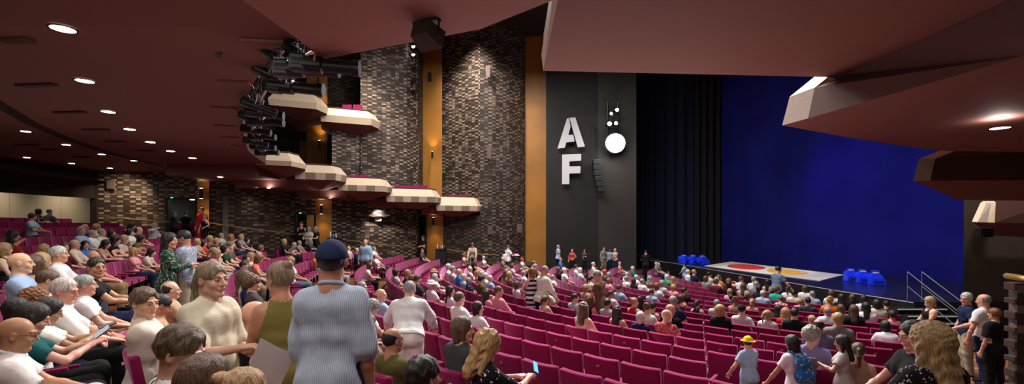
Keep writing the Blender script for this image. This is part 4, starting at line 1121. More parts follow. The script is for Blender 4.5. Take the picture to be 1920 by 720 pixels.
# sconces: housing with up and down light
def sconce(u, v, d, up, down, label, s=1.):
    p = at(u, v, d); t = empty('wall_sconce', p)
    m = MB(); m.tube([(0, -.10, -.24*s), (0, -.10, .24*s)], .075*s, 14); m.box((0, -.04, 0), (.07, .10, .12)); m.build('housing', m_blackmetal, t, smooth=False)
    for k, on in ((1, up), (-1, down)):
        if not on: continue
        m = MB(); n = 14; m.poly([Vector((.066*s*math.cos(j*2*PI/n), -.10+.066*s*math.sin(j*2*PI/n), k*(.245*s))) for j in range(n)], [tuple(range(n))]); m.build('lamp', emis('sconce_lamp', (1., .80, .42), 40.), t)
        l = bpy.data.lights.new('sconce_beam', 'SPOT'); l.energy = 75*on; l.color = (1., .70, .28); l.spot_size = R_(75); l.spot_blend = .9; l.shadow_soft_size = .07
        lo = link('sconce_beam', l, t); lo.location = (0, -.17, k*.27*s); lo.rotation_euler = (R_(180-14) if k > 0 else R_(14), 0, 0)
    return tag(t, label, 'wall light')
sconce(380, 363, 21.9, 1, 1, 'up-and-down wall light on the gold panel beside the left rear doorway')
sconce(604, 393, 24.9, 1, 1, 'up-and-down wall light on the gold panel beside the middle doorway')
sconce(813, 415, 28.6, 1, 1, 'up-and-down wall light on the gold panel beneath the lowest balcony box')
sconce(811, 291, 29.5, 1.6, 0, 'uplight on the tall gold panel left of the brick tower', .9)
sconce(600, 271, 27.1, 1.4, 0, 'uplight on the wooden panel above the second lower balcony box', .9)
sconce(598, 152, 27.1, 0, 1.6, 'downlight washing the gold panel behind the upper balcony boxes', .8)
m = MB(); m.box((0, 0, 0), (.20, .08, .55)); tag(m.build('wall_plate', m_blackmetal, loc=at(806, 144, 29.6)), 'unlit dark fitting high on the tall gold panel', 'wall fitting')
def plate(u, v, d, w, h, mat, label, nm='wall_plate'):
    m = MB(); m.box((0, 0, 0), (w, .05, h), bev=.01); return tag(m.build(nm, mat, loc=at(u, v, d)), label, 'wall plate')
mpl = plain('plate_brown', (.10, .065, .06), .6); mlp = plain('plate_lilac', (.50, .40, .40), .6)
plate(709, 405, 26.95, .40, .62, mlp, 'pale rectangular plate on the brick wall lit by its own spotlight')
plate(915, 134, 28.9, .28, .75, mpl, 'brown blank plate high on the right face of the brick tower')
plate(208, 346, 21.9, .40, .42, mpl, 'brown square plate on brick wall near the lounge corner')
plate(917, 285, 28.9, .30, .85, mpl, 'brown blank plate half way up the brick tower')
plate(919, 431, 28.9, .34, .55, mpl, 'brown blank plate low on the left of the brick tower')
plate(974, 428, 30.4, .34, .6, mpl, 'brown blank plate low on the right of the brick tower')
m = MB(); m.box((0, 0, 0), (.30, .3, .42), bev=.02); m.tube([(-.1, 0, .2), (-.5, .1, .5), (-.85, .1, .72)], .012, 6); tag(m.build('wall_speaker', m_black, loc=at(916, 398, 28.5)), 'small dark box speaker hung on the brick tower beside the lowest balcony box', 'speaker')

# theatre spotlights
def make_spot():
    t = empty('theatre_spotlight')
    m = MB(); n = 18; m.tube([(0, -.30, 0), (0, -.28, 0), (0, .05, 0), (0, .07, 0), (0, .40, 0), (0, .42, 0), (0, .50, 0)], [.085, .11, .11, .085, .085, .105, .105], n); m.build('barrel', m_blackmetal, t, smooth=False)
    m = MB(); m.box((0, -.22, .0), (.20, .20, .22), bev=.03); 
    for k in range(5): m.box((0, -.30+.04*k, .12), (.16, .012, .03))
    m.build('lamp_housing', m_blackmetal, t)
    m = MB(); m.poly([Vector((.09*math.cos(j*2*PI/n), .502, .09*math.sin(j*2*PI/n))) for j in range(n)], [tuple(range(n))]); m.tube([(0, .498, 0), (0, .506, 0)], .10, n); m.build('lens', plain('lens', (.10, .11, .13), .08, spec=1.), t)
    m = MB(); m.tube([(-.14, 0, 0), (-.14, 0, .20), (.14, 0, .20), (.14, 0, 0)], .014, 6); m.build('yoke', m_chrome, t)
    m = MB(); m.box((0, 0, .25), (.05, .09, .10)); m.tube([(0, -.05, .29), (0, .05, .29)], .035, 8); m.build('clamp', m_chrome, t)
    m = MB(); m.tube([(0, -.32, .02), (.03, -.42, .06), (.05, -.30, .24), (.0, -.08, .30)], .009, 6); m.build('cable', m_black, t)
    return t
spot0 = make_spot(); spots = [(596, 122, 6.5, 1.15, -1.45, .05), (562, 130, 6.6, 1.1, -1.5, .0), (543, 163, 7.6, 1.1, -1.5, .08), (520, 112, 6.9, .7, -.9, .5), (560, 100, 6.5, .7, -.6, .4), (505, 140, 7.6, .8, -1.2, .4),
         (488, 212, 9.4, .9, -1.4, .1), (492, 228, 10., .9, -1.5, .05), (478, 198, 9.0, .8, -1.1, .3), (470, 222, 10.2, .8, -1., .3), (474, 244, 11.4, .85, -1.4, .15), (486, 256, 12.2, .85, -1.5, .05), (488, 275, 13.8, .9, -1.5, .1), (496, 286, 14.8, .9, -1.5, .0), (474, 266, 13., .8, -1.2, .2)]
wh = ['long pair at the top of', 'near the top of', 'high on', 'upper part of', 'middle of', 'middle of', 'middle of', 'centre cluster of', 'lower half of', 'lower half of', 'lower cluster of', 'low on', 'low on', 'bottom end of', 'bottom end of']
for i, (u, v, d, s, rz, tl) in enumerate(spots):
    o = spot0 if i == 0 else copy_tree(spot0); o.location = at(u, v, d); o.scale = (s,)*3; o.rotation_euler = (-tl, 0, rz)
    tag(o, 'black theatre spotlight with chrome yoke clamped to the curved rig below the soffit', 'spotlight', 'spotlights on the curved lighting rig')
t = empty('lighting_rig', at(575, 78, 6.3)); pts = [at(u, v, d) for u, v, d in ((578, 80, 6.25), (548, 98, 6.7), (520, 124, 7.3), (492, 158, 8.2), (472, 196, 9.5), (468, 236, 11.4), (478, 268, 13.8), (492, 284, 15.2))]
pts = [Vector((p.x, p.y, p.z+.16)) for p in pts]; b0 = t.location.copy()
for k, (dx, dz) in enumerate(((0, 0), (.06, -.28))): m = MB(); m.tube([p-b0+Vector((dx, 0, dz)) for p in pts], .028, 8); m.build('pipe', m_chrome if k else m_blackmetal, t, smooth=True)
for i in range(len(pts)-1):
    for f in (.2, .7):
        p = pts[i].lerp(pts[i+1], f)-b0; m = MB(); m.tube([p, p+Vector((.03, 0, -.28))], .012, 6); m.tube([p, p+Vector((-.10, 0, .22))], .014, 6); m.build('hanger', m_blackmetal, t)
for i in range(9):
    a, b = pts[i % 7], pts[(i % 7)+1]; a = a-b0; b = b-b0; mid = (a+b)/2+Vector((.05*(i % 3), 0, -.30-.05*(i % 2))); m = MB(); m.tube([a, mid, b], .010, 5); m.build('cable', m_black, t)
tag(t, 'curved pipe lighting rig slung along the edge of the left balcony soffit', 'lighting rig')
# ladder of small lamps beside the tall gold panel
t = empty('lamp_ladder', at(783, 130, 28.2)); b0 = t.location.copy()
for du in (-.12, .12): m = MB(); m.tube([(du, 0, -1.9), (du, 0, 2.2)], .02, 6); m.build('upright', m_blackmetal, t)
for k, v in enumerate((88, 103, 130, 152, 172)):
    z = (at(783, v, 28.2)-b0).z; m = MB(); m.tube([(-.2, 0, z), (-.2, -.3, z-.08)], .12, 10); m.tube([(-.2, 0, z), (.12, 0, z)], .02, 6); lm = m.build('lamp_can', m_blackmetal, t)
    if k < 2:
        m = MB(); m.poly([Vector((-.2+.10*math.cos(j*PI/6), -.31, z-.08+.10*math.sin(j*PI/6))) for j in range(12)], [tuple(range(12))]); m.build('lamp', m_lamp2, lm)
tag(t, 'vertical ladder of small spotlights beside the tall gold panel, two lit', 'lighting ladder')

# the glaring proscenium light and four small ones above it
t = empty('lamp_bracket', at(1150, 240, 29.8)); b0 = t.location.copy()
m = MB(); m.tube([(-.3, .3, -1.6), (-.3, .3, 1.8)], .05, 8); m.tube([(.35, .3, -1.6), (.35, .3, 1.8)], .05, 8)
for z in (-1.4, -.7, 0, .7, 1.4): m.tube([(-.3, .3, z), (.35, .3, z)], .03, 6)
m.build('frame', m_blackmetal, t); tag(t, 'black vertical frame carrying the bright lamps beside the stage opening', 'lighting frame')
def glare(u, v, d, r, s, label):
    t = empty('stage_lamp', at(u, v, d)); m = MB(); n = 20
    m.tube([(0, .02, 0), (0, .34, .08), (0, .50, .12)], [r*1.08, r*.9, r*.5], n); m.tube([(0, .45, .1), (0, 1.35, .1)], .04, 6); m.build('lamp_can', m_blackmetal, t)
    bm = bmesh.new(); bmesh.ops.create_uvsphere(bm, u_segments=20, v_segments=12, radius=r)
    for v_ in bm.verts: v_.co.y *= .45
    bm_obj('lamp', bm, emis('glare_lamp', (1., .97, .90), s), t); return tag(t, label, 'stage lamp')
glare(1154, 268, 29.3, .62, 30, 'very bright round stage lamp glaring towards the audience')
glare(1143, 232, 29.4, .13, 25, 'small bright lamp just above the glaring one, lower left of four')
glare(1155, 231, 29.4, .10, 25, 'small bright lamp just above the glaring one, lower right of four')
glare(1146, 213, 29.4, .09, 20, 'small bright lamp above the glaring one, upper left of four')
glare(1157, 206, 29.4, .11, 20, 'small bright lamp above the glaring one, topmost of four')
l = bpy.data.lights.new('glare_light', 'POINT'); l.energy = 260; l.color = (1, .95, .85); l.shadow_soft_size = .5; lo = link('glare_light', l); lo.location = at(1154, 268, 28.5)
# curved line-array loudspeaker below the lamps
t = empty('line_array_speaker', at(1118, 330, 30.)); 
for k in range(6):
    m = MB(); m.box((.012*k*k, -.05, .9-.36*k), (.5, .5, .34), bev=.04); m.build('cabinet', plain('array_black', (.02, .02, .021), .45), t)
m = MB(); m.tube([(0, .1, 1.0), (0, .1, 3.2), (0, .75, 3.3)], .03, 6); m.tube([(.1, .1, .2), (.1, .75, .2)], .04, 6); m.build('bracket', m_blackmetal, t)
tag(t, 'dark curved stack of loudspeakers hanging on black wall right of the letter F', 'speaker')

# blue lights on the stage
m_blue = plain('blue_housing', (.01, .035, .75), .35, spec=.6, noise=.3, scale=5.); m_blue.node_tree.nodes['Principled BSDF'].inputs['Emission Color'].default_value = (.01, .05, 1, 1); m_blue.node_tree.nodes['Principled BSDF'].inputs['Emission Strength'].default_value = .07  # faint emission on the housings stands in for blue stage light
def make_blower():
    t = empty('stage_unit')
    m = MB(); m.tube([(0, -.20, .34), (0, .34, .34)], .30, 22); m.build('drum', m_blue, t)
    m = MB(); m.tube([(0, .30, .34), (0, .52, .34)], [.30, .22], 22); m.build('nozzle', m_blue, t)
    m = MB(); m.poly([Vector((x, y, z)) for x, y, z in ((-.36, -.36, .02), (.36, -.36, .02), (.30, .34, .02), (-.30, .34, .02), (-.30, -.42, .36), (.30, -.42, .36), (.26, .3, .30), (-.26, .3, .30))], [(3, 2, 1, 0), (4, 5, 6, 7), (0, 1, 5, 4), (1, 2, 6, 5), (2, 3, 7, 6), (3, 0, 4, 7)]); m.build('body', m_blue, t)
    m = MB(); m.box((0, -.405, .22), (.48, .03, .06)); m.box((0, -.38, .12), (.40, .03, .04)); m.build('slot', m_black, t)
    m = MB(); m.box((0, .0, .655), (.22, .28, .05), bev=.015); m.build('control_panel', plain('panel_pale', (.45, .50, .62), .4), t)
    m = MB(); m.tube([(-.2, .12, .60), (-.2, .12, .74), (.2, .12, .74), (.2, .12, .60)], .022, 6); m.build('handle', m_blue, t)
    for sx in (-.26, .26): m = MB(); m.box((sx, 0, .02), (.08, .66, .04)); m.build('foot', m_black, t)
    return t
bl0 = make_blower(); first = True
for i, (u, v, d, rz, lb) in enumerate(((1283, 493, 28.6, .5, 'leftmost of the three blue stage units left of the cloth'), (1300, 493.5, 28.3, .3, 'middle of the three blue stage units left of the cloth'), (1318, 495, 28., 2., 'blue stage unit nearest the left tip of the painted cloth'),
        (1596, 527.5, 19.4, -.25, 'blue stage unit beside the right tip of the painted cloth'), (1618, 531, 18.9, -.3, 'middle of the three blue stage units right of the cloth'), (1642, 535, 18.3, -.35, 'rightmost blue stage unit near the stage edge'))):
    o = bl0 if i == 0 else copy_tree(bl0); x = (u-CU)*d/F; o.location = (x, d, ZT); o.rotation_euler = (0, 0, rz); s = .74; o.scale = (s, s, s)
    tag(o, lb, 'stage equipment', 'blue units standing on the stage')

# stage stairs on the right
t = empty('stage_stairs', (12.2, 13.3, 0)); n = 6
m = MB(); mn = MB(); mw = emis('nosing_white', (.55, .55, .55), .25)  # nosings get a slight glow to look brighter; no lamp in them
for k in range(n):
    z = ZT-(k+1)*ZT/(n+1); y1 = 14.15-.30*k; m.box((12.15-12.2+.35+.10*k, y1-.15-13.3, z/2), (1.5+.1*k, .30, z)); 
    q = MB(); q.box((12.15-12.2+.35+.10*k, y1-.30-13.3, z-.012), (1.5+.1*k, .03, .028)); q.build('nosing', mw, t)
m.build('treads', m_black, t)
for sx in (.10, .55): m = MB(); m.tube([(sx, .85, ZT+.95), (sx+.02, -.85, 1.05)], .013, 8); m.tube([(sx, .85, ZT+.95), (sx, .85, ZT)], .012, 8); m.tube([(sx+.02, -.85, 1.05), (sx+.02, -.85, .2)], .012, 8); m.tube([(sx, .85, ZT+.5), (sx+.02, -.85, .60)], .010, 8); m.build('handrail', plain('rail_grey', (.22, .22, .23), .4, metal=.5), t)
tag(t, 'black stage stairs with white nosings and thin metal rails beside the stage', 'stairs')
# timber steps and kerb in the right aisle
for k, (v, u) in enumerate(((715, 1850), (690, 1858), (664, 1862), (640, 1866), (622, 1868))):
    pass
k = 0
for rr in [r for r in ALLROWS if 11.5 < r < 19.2]:
    z = row_z(rr); a0, a1 = R_(244.2), R_(252.); m = MB(); rr2 = rr-PITCH/2+.02
    for j in range(6):
        a, b = a0+(a1-a0)*j/6, a0+(a1-a0)*(j+1)/6; m.poly([Vector((*pol(rr2, a), z+.004)), Vector((*pol(rr2, b), z+.004)), Vector((*pol(rr2+.05, b), z+.004)), Vector((*pol(rr2+.05, a), z+.004)), Vector((*pol(rr2, a), z-.03)), Vector((*pol(rr2, b), z-.03))], [(0, 1, 2, 3), (4, 5, 1, 0)])
    k += 1; struct(m.build('trim_%d' % (20+k), plain('nosing_pale', (.62, .58, .52), .5)))
# brick pier on the right edge, with rail
m = MB(); ph = [(5.62, 5.15), (5.55, 5.0), (6.6, 4.2), (7.2, 5.0)]
s_ = 0
for i in range(4):
    a, b = ph[i], ph[(i+1) % 4]; l_ = math.hypot(b[0]-a[0], b[1]-a[1]); m.face([(*a, 0), (*b, 0), (*b, zz(528, 5.15)), (*a, zz(528, 5.15))], [(s_, 0), (s_+l_, 0), (s_+l_, 3), (s_, 3)]); s_ += l_
m.face([(*p, zz(528, 5.15)) for p in ph]); struct(m.build('wall_pier', m_brick_dk))
m = MB()
for k in range(18): m.box((5.58, 5.06, .1+.16*k), (.10, .12, .085 if k % 2 else .06), bev=.01)
struct(m.build('trim_40', plain('quoin', (.07, .04, .03), .8)))
rail('handrail', [at(1888, 517, 5.35), at(1925, 523, 5.0), at(1990, 530, 4.6)], 'short timber handrail on the brick pier at the right edge', .035, m_brass, posts=False)
# cable box on the right wall
m = MB(); m.box((0, 0, 0), (.34, .16, .26), bev=.02); m.tube([(-.12, -.1, .13), (-.16, -.12, -.16), (-.05, -.12, -.18)], .012, 6); tag(m.build('cable_box', m_blackmetal, loc=at(1846, 436, 12.6)), 'small black cable box under lowest right balcony box', 'cable box')

# usher pedestals with bottles
def pedestal(u, v, d, zf, label, grp):
    x = (u-CU)*d/F; top = zz(v, d); t = empty('pedestal', (x, d, zf)); m = MB(); h = top-zf
    m.box((0, 0, h/2), (.62, .5, h-.04)); m.build('cabinet', m_black, t); m = MB(); m.box((0, 0, h-.02), (.68, .56, .04), bev=.01); m.build('top', m_blackmetal, t); tag(t, label, 'pedestal')
    for k, (dx, hh, c) in enumerate(((-.22, .34, (.75, .75, .78)), (-.05, .22, (.5, .12, .10)), (.08, .26, (.7, .7, .65)), (.22, .24, (.06, .05, .04)))):
        b = empty('bottle', (x+dx, d-.05, top)); m = MB(); m.tube([(0, 0, 0), (0, 0, hh*.6), (0, 0, hh*.75), (0, 0, hh*.92)], [.038, .038, .016, .016], 10); m.build('glass', plain('bottle%d' % k, c, .15, spec=.7), b, smooth=True); m = MB(); m.tube([(0, 0, hh*.92), (0, 0, hh)], .018, 8); m.build('bottle_cap', m_white, b)
        tag(b, 'small bottle on the black pedestal %s' % grp, 'bottle', 'bottles on the pedestal '+grp)
pedestal(628, 446, 24.6, fz(25.6), 'black pedestal in front of the gold panel beside the middle doorway', 'beside the middle doorway')
pedestal(827, 467, 28.2, fz(20.3), 'black pedestal beside the gold panel under the lowest balcony box', 'under the lowest box')
# side landing and steps near the proscenium
LZ = .52
m = MB(); m.prism([(1.2, 28.2), (9.4, 28.2), (9.4, 30.6), (.6, 30.9)], 0, LZ); 
for k in range(3): m.prism([(-.2+.45*k, 28.0), (1.2, 28.0), (1.2, 30.8), (-.2+.45*k, 30.8)], LZ+.18*k if 0 else 0, LZ+.17*(3-k))
struct(m.build('floor_landing', m_carpet))
m = MB(); m.prism([(-17.2, 20.4), (-13.2, 20.4), (-13.2, 22.2), (-17.2, 22.2)], 0, fz(30.4)+.25); struct(m.build('floor_landing', m_carpet))
rail('handrail', [at(1190, 478, 29.5), at(1230, 486, 29.), at(1240, 489, 28.6)], 'thin dark rail at the left end of the stage', .02, m_blackmetal, posts=False)
# ------------------------------------------------------------------ the crowd
PC = {'L': 'sit_lap', 'l': 'sit_left', 'r': 'sit_right', 'n': 'sit_lean', 'b': 'sit_back', 'd': 'sit_read', 'f': 'sit_face', 'a': 'sit_arm', 'p': 'sit_profile',
      'S': 'stand', 'T': 'stand_left', 'O': 'stand_fold', 'D': 'stand_read', 'N': 'stand_down', 'E': 'stand_edge'}
HS = {'sh': 'short', 'ri': 'ring', 'ba': 'bald', 'lo': 'long', 'wa': 'wavy', 'bo': 'bob', 'bu': 'bun', 'po': 'ponytail', 'cu': 'curly', 'to': 'tousled', 'ca': 'cap', 'bk': 'bucket', 'su': 'sunhat', 'tw': 'twintail'}
HCN = {'g': 'grey', 'w': 'white', 'b': 'blond', 'n': 'brown', 'd': 'dark', 'a': 'auburn', 'r': 'red', 's': 'ash'}
TC = {'W': 'white', 'CR': 'cream', 'LB': 'light blue', 'B': 'blue', 'NV': 'navy', 'K': 'black', 'G': 'grey', 'LG': 'light grey', 'DG': 'dark grey', 'R': 'red', 'P': 'pink', 'SA': 'salmon', 'GR': 'green', 'OL': 'olive', 'KH': 'khaki',
      'BR': 'brown', 'TN': 'tan', 'MU': 'mustard', 'OR': 'orange', 'LV': 'lavender', 'PU': 'purple', 'MA': 'maroon', 'TE': 'teal', 'SB': 'slate blue', 'DR': 'dusty red', 'BE': 'beige', 'DN': 'dark green', 'TQ': 'turquoise', 'BG': 'blue grey'}
SL = {'s': 'short', 'l': 'long', 'n': 'none', 'r': 'roll', 'w': 'wide'}
PT = {'.': 'plain', 's': 'stripe', 'p': 'pinstripe', 'f': 'floral', 'k': 'speckle', 'd': 'dots', 'L': 'leopard', 'c': 'check'}
# seated spectators: u v sex hair colour top sleeve pattern pose  (head top in the 1920x720 photo)
CROWD = """
58 399 m sh d LB s . p;79 391 w bo d K s f p;92 393 m sh d DG s . L
12 433 w wa d R n . f;3 455 w bo b K n . l;150 422 w bo g LB l . r;163 421 w bo b NV s . L;173 420 w cu b CR s . p;174 431 m sh g W s . L;187 429 m sh g LG s p L
168 451 w bo d B s . r;212 431 w bo d BR s . L;197 449 w lo d TN s . n;209 441 w wa d K s . n;220 441 w bo b LG s f n;237 429 w bo d W s . L
42 471 m ba n LB s . L;62 472 w bo n BE s L p;75 469 w bo b KH s . l;86 464 w bo b K s . p;103 459 m sh w W l c L;121 457 w lo n MA l . r;130 453 m ba n CR l . L
173 475 m ba n LG s . L;245 415 w wa d NV l . n;266 425 m ri d DN s . L;289 418 m sh g LG l p f;238 430 c bo d W s . L;262 440 w bo d OL s . n
290 478 w lo d CR l d n;262 507 w lo b P s . L;245 552 w bo g W s . L;284 530 m ri d TN s . L
397 440 w bo b BR s . L;420 437 w bo g LG s . L;438 434 w wa a BE s . f;411 446 w bo b DG s . L;375 447 w bo b TN s . l;400 455 m sh d CR s . L;407 465 w bo b P s . n;418 455 w bo d DN s . L;399 458 w po b PU s f f;386 452 w bo d R s . L
450 437 w bo b G s . L;463 448 w bo d K s . L;493 460 w bo a W n f n;535 447 w bo b K s . L;546 455 w wa g DG s f n;564 454 m sh g G s . L;579 446 w bo g DG l . p;430 448 m sh n BR s . L
470 471 w bo b CR s . L;481 472 w bo a SA s . n;461 478 m sh d DG s . r;468 495 m sh d LG s . L;471 506 w lo n LG s . L;481 505 w bo n NV s . L;490 512 w cu n DG s . L;497 529 w lo b W s . n;535 481 w cu b W s . l;594 478 w lo b OR s f r
657 462 m ba n CR s . L;664 464 m ri n NV l . L;705 462 m sh g W s . L;705 476 m ri n W s . b;648 492 w lo n W s . n;676 493 w bo n W s f n;730 507 w bo n LG s . r;742 505 w bo d LG s . L;767 504 m ba n DG s d L;771 515 w bo a P s . L
782 515 m sh n DG s . L;683 528 m sh g LG s . r;716 541 m ba n LB s . r;805 525 m bk w W s . L;818 533 w bo w PU l . n;792 466 m sh n DG s . r;818 494 w su b LB s . f;815 513 w bo w W s . L;690 562 w cu g W s . n
845 491 m sh w W s . L;854 494 m sh g LG s . L;864 493 m ba n B s . L;872 500 m sh n LG s . L;877 503 m sh w LG s . r;870 513 m sh w LB s . L;882 520 w bo g NV s f L;896 506 w lo b BE s . L;898 516 m sh d OL s . L
909 511 m sh w W s . L;919 516 m sh w LB s . r;908 480 w bo w W s . r;871 474 w wa a CR s . L;876 481 w wa a K s . p;886 478 w bo d K s d L;893 484 w bo n BR s . L;946 481 w bo w LG s . r;951 484 m sh w G s . L;962 494 w lo n LG s f L;979 483 w bo r W s . L
990 490 m sh d G s . L;1000 489 m sh g LG s . L;1007 494 m sh g DG s . L;979 507 m sh g W s . L;967 527 w bo n W s f L;956 508 w bo b BR s . L;852 536 w lo d W s . r;868 547 m sh n W s . L;897 565 w bo d W s . r;919 542 w wa d P s . L;938 536 m sh n P l . r;950 500 w wa n P s f p
1058 483 m ba n B s . L;1062 498 m sh w W s . L;1103 491 m sh w W s . L;1082 495 m sh d LG s c L;1090 501 w bo w W s d L;1107 517 w po d W n . L;1130 497 m sh d LB l . L;1140 502 w bo r BR s . L;1142 510 w bo g DG s . L;1142 521 w bo a P s f L
1164 494 m sh w P s . r;1178 499 w bo w GR l . L;1176 510 m sh w W s . n;1173 517 m sh g W s . L;1162 533 m sh n LB s . L;1193 515 m sh w W s . L;1185 522 w lo d K s . L;1029 512 m ba n W s . L;1040 515 m sh g W s . L;1061 512 w bo g K l . n
1028 535 w bo b W s d L;1032 554 w po n CR n . L;1066 550 m sh d LG s . r;1087 567 w wa n CR n . L;1135 560 m sh d LG s . L;1106 556 w lo n K n . L;1142 544 m sh n W s . r;1161 574 w wa d TN n . L;1193 558 w bu b R n . r;1054 497 w bo n K s . L
1230 491 m sh w G s . L;1242 495 m sh w TQ s . L;1293 505 m sh w W s . L;1309 504 m sh b NV s . L;1326 508 m sh d LG s . L;1338 515 w bo n MU s . r;1350 516 w bo b P s . L;1358 520 w bu d P s f f;1367 513 w bo a MA s . L;1374 525 w bo d K s . L
1215 517 w wa g G s . L;1203 522 m sh g W s . L;1219 530 w bo a W s . L;1230 530 w bo a W s . L;1248 514 w bo w GR s f f;1240 525 w bo g LG s . L;1260 518 w lo b BR s . L;1262 533 w bo b P s . L;1229 541 m sh n LB s . L;1288 539 m sh d K s . r
1255 554 m sh g NV s . L;1289 559 w bo n TN n . L;1256 570 m ba n K s . r;1247 580 m ba n DR s f r;1276 575 m sh d K s . r;1317 562 w po d NV n . L;1332 561 m sh g LG s f L;1364 571 w bo b K l . r;1364 541 w bo b P s f L;1377 555 w bu a TN n . L
1217 567 w bu n W s . L;1231 567 w bu d TN n . L;1213 585 w bo w NV s . L;1208 555 w lo d K s . L
1386 518 m sh n W s . L;1405 517 m sh g W s . L;1413 513 w lo g G s . L;1400 528 w lo n BE s . L;1427 518 w lo d TN n . L;1376 524 c sh n W s . L;1378 533 c sh d NV s . L;1394 553 c sh d DG s . L;1407 560 w po b TN n . L;1424 544 m sh w LB s . L
1418 535 w bo d K s s L;1395 571 m ca K W s . L;1439 581 w po b W s . r;1460 537 w cu n TQ s . r;1461 553 c sh n R s c l;1479 536 w po d W s . L;1493 544 m sh d CR s . L;1506 534 w bo n W s . L;1520 545 m sh g LB s . L;1493 560 c to b P s . r
1513 557 m sh d DG s . L;1548 540 w bo n W s . r;1463 573 w wa d DN s . L;1480 577 w wa b R s . L;1497 577 m sh d K s . L;1527 591 c to b SB s . a;1541 597 m ri d SB s . L;1556 553 w bu b OR l . L
1584 549 w lo d K s . L;1580 570 w lo n P s . L;1561 575 m sh g W s . L;1563 585 m sh b G s . L;1618 549 w lo d W s . L;1628 548 w lo d W s . L;1640 549 w bo d CR s . L;1655 563 m sh d DN l . L;1619 571 w lo n K s . L;1697 583 w cu d P n . L;1699 601 w bo d W s . n
1365 513 m sh n MA s . L;1532 612 m cu g LV s . r;1605 642 w po n TN n . L;1573 551 w bo n K s . L;1348 500 w bo n G s . L;1100 533 w bo b BE s . L;1120 528 c sh n W s . L;1017 520 w bo g BE s . L
""".replace('\n', ';').split(';')
LM = [(685, 470, 'man in blue blazer'), (985, 525, 'woman in striped dress'), (1022, 520, 'standing white-shirted man'), (1127, 540, 'standing brown-shirted man'), (775, 575, 'bending man in white shorts'), (1460, 520, 'man standing at stage'),
      (1047, 475, 'standing man near gold panel'), (1143, 480, 'three standing men'), (888, 470, 'standing woman in beige'), (955, 475, 'man wearing white backpack'), (335, 450, 'standing couple'), (345, 400, 'left rear doorway'), (575, 430, 'middle doorway'),
      (1400, 650, 'child in yellow hat'), (1482, 650, 'girl with blue backpack'), (1745, 590, 'masked woman'), (1300, 487, 'left blue stage units'), (1618, 520, 'right blue stage units'), (75, 380, 'lit lounge'), (30, 560, 'bald man in glasses'),
      (400, 560, 'woman in cream top'), (620, 560, 'man in blue pinstripe shirt'), (1096, 475, 'standing woman in dark grey'), (1590, 690, 'girl holding grey board'), (815, 440, 'gold panel sconce'), (1211, 480, 'dark figure standing near stage'), (1540, 620, 'curly-haired man in lavender'), (250, 400, 'left brick wall'), (940, 430, 'brick tower'), (1380, 505, 'red disc on stage')]
USED = set()
def unique_label(head_, u, v, me_name=None):
    opts = []
    for (a, b, n) in LM:
        dx, dy = u-a, v-b; dist = math.hypot(dx, dy*1.3)
        if dist < 12: continue
        if abs(dx) > abs(dy)*1.4: rel = 'left of' if dx < 0 else 'right of'
        elif abs(dy) > abs(dx)*1.4: rel = 'directly below' if dy > 0 else 'directly above'
        else: rel = ('below' if dy > 0 else 'above')+(' left of' if dx < 0 else ' right of')
        if dist > 110: rel = 'far '+rel
        opts.append((dist, rel+' '+n))
    opts.sort()
    for d, o in opts[:9]:
        l = head_+', '+o
        if len(l.replace('-', ' ').split()) > 16: l = l.replace('seated ', '', 1)
        if l not in USED and len(l.replace('-', ' ').split()) <= 16: USED.add(l); return l
    for x in (1,):
        l = (head_+', '+opts[0][1]); 
        for w_ in (' with a tilted head', ' sitting upright', ' slightly turned'):
            l2 = head_+w_+', '+opts[0][1]
            if l2 not in USED: USED.add(l2); return ' '.join(l2.replace('seated ', '').split()[:16])
    return head_
HN = {'sh': 'short %s hair', 'ri': 'thinning %s hair', 'ba': 'bald head', 'lo': 'long straight %s hair', 'wa': 'long wavy %s hair', 'bo': '%s bobbed hair', 'bu': '%s bun', 'po': '%s ponytail', 'cu': 'curly %s hair', 'to': 'tousled %s hair', 'ca': 'dark cap', 'bk': 'white sun hat', 'su': 'wide straw hat'}
PN = {'.': '', 's': 'striped ', 'p': 'pinstriped ', 'f': 'patterned ', 'k': 'speckled ', 'd': 'dotted ', 'L': 'leopard print ', 'c': 'checked '}
def head_phrase(g, h, hc, top, sl, pt, verb='seated'):
    who = {'m': 'man', 'w': 'woman', 'c': 'child'}[g]; hp = HN[h] % HCN.get(hc, '') if '%s' in HN[h] else HN[h]
    tn = {'n': 'top', 'l': 'shirt', 's': 'shirt', 'r': 'shirt', 'w': 'top'}[sl]
    return '%s %s with %s in %s %s%s' % (verb, who, hp, TC[top], PN[pt], tn)
POOL_B = [('trousers', 'navy'), ('trousers', 'black'), ('trousers', 'khaki'), ('trousers', 'dark grey'), ('shorts', 'beige'), ('trousers', 'slate blue')]
POOL_W = [('trousers', 'black'), ('trousers', 'navy'), ('skirt', 'beige'), ('trousers', 'light grey'), ('trousers', 'slate blue')]
def hair_args(h, hc, top=None):
    st_ = HS[h]
    if st_ == 'bald': return 'bald', 'brown'
    if st_ == 'cap': return ('short', 'cap'), ('dark', 'black')
    if st_ == 'bucket': return ('short', 'bucket'), ('white', 'white')
    if st_ == 'sunhat': return ('long', 'sunhat'), ('blond', 'tan')
    return st_, HCN[hc]
GROUPS = lambda u: 'seated audience in the left rear block' if u < 300 else 'seated audience in the far left stalls' if u < 840 else 'seated audience in the centre stalls' if u < 1200 else 'seated audience in the right stalls'
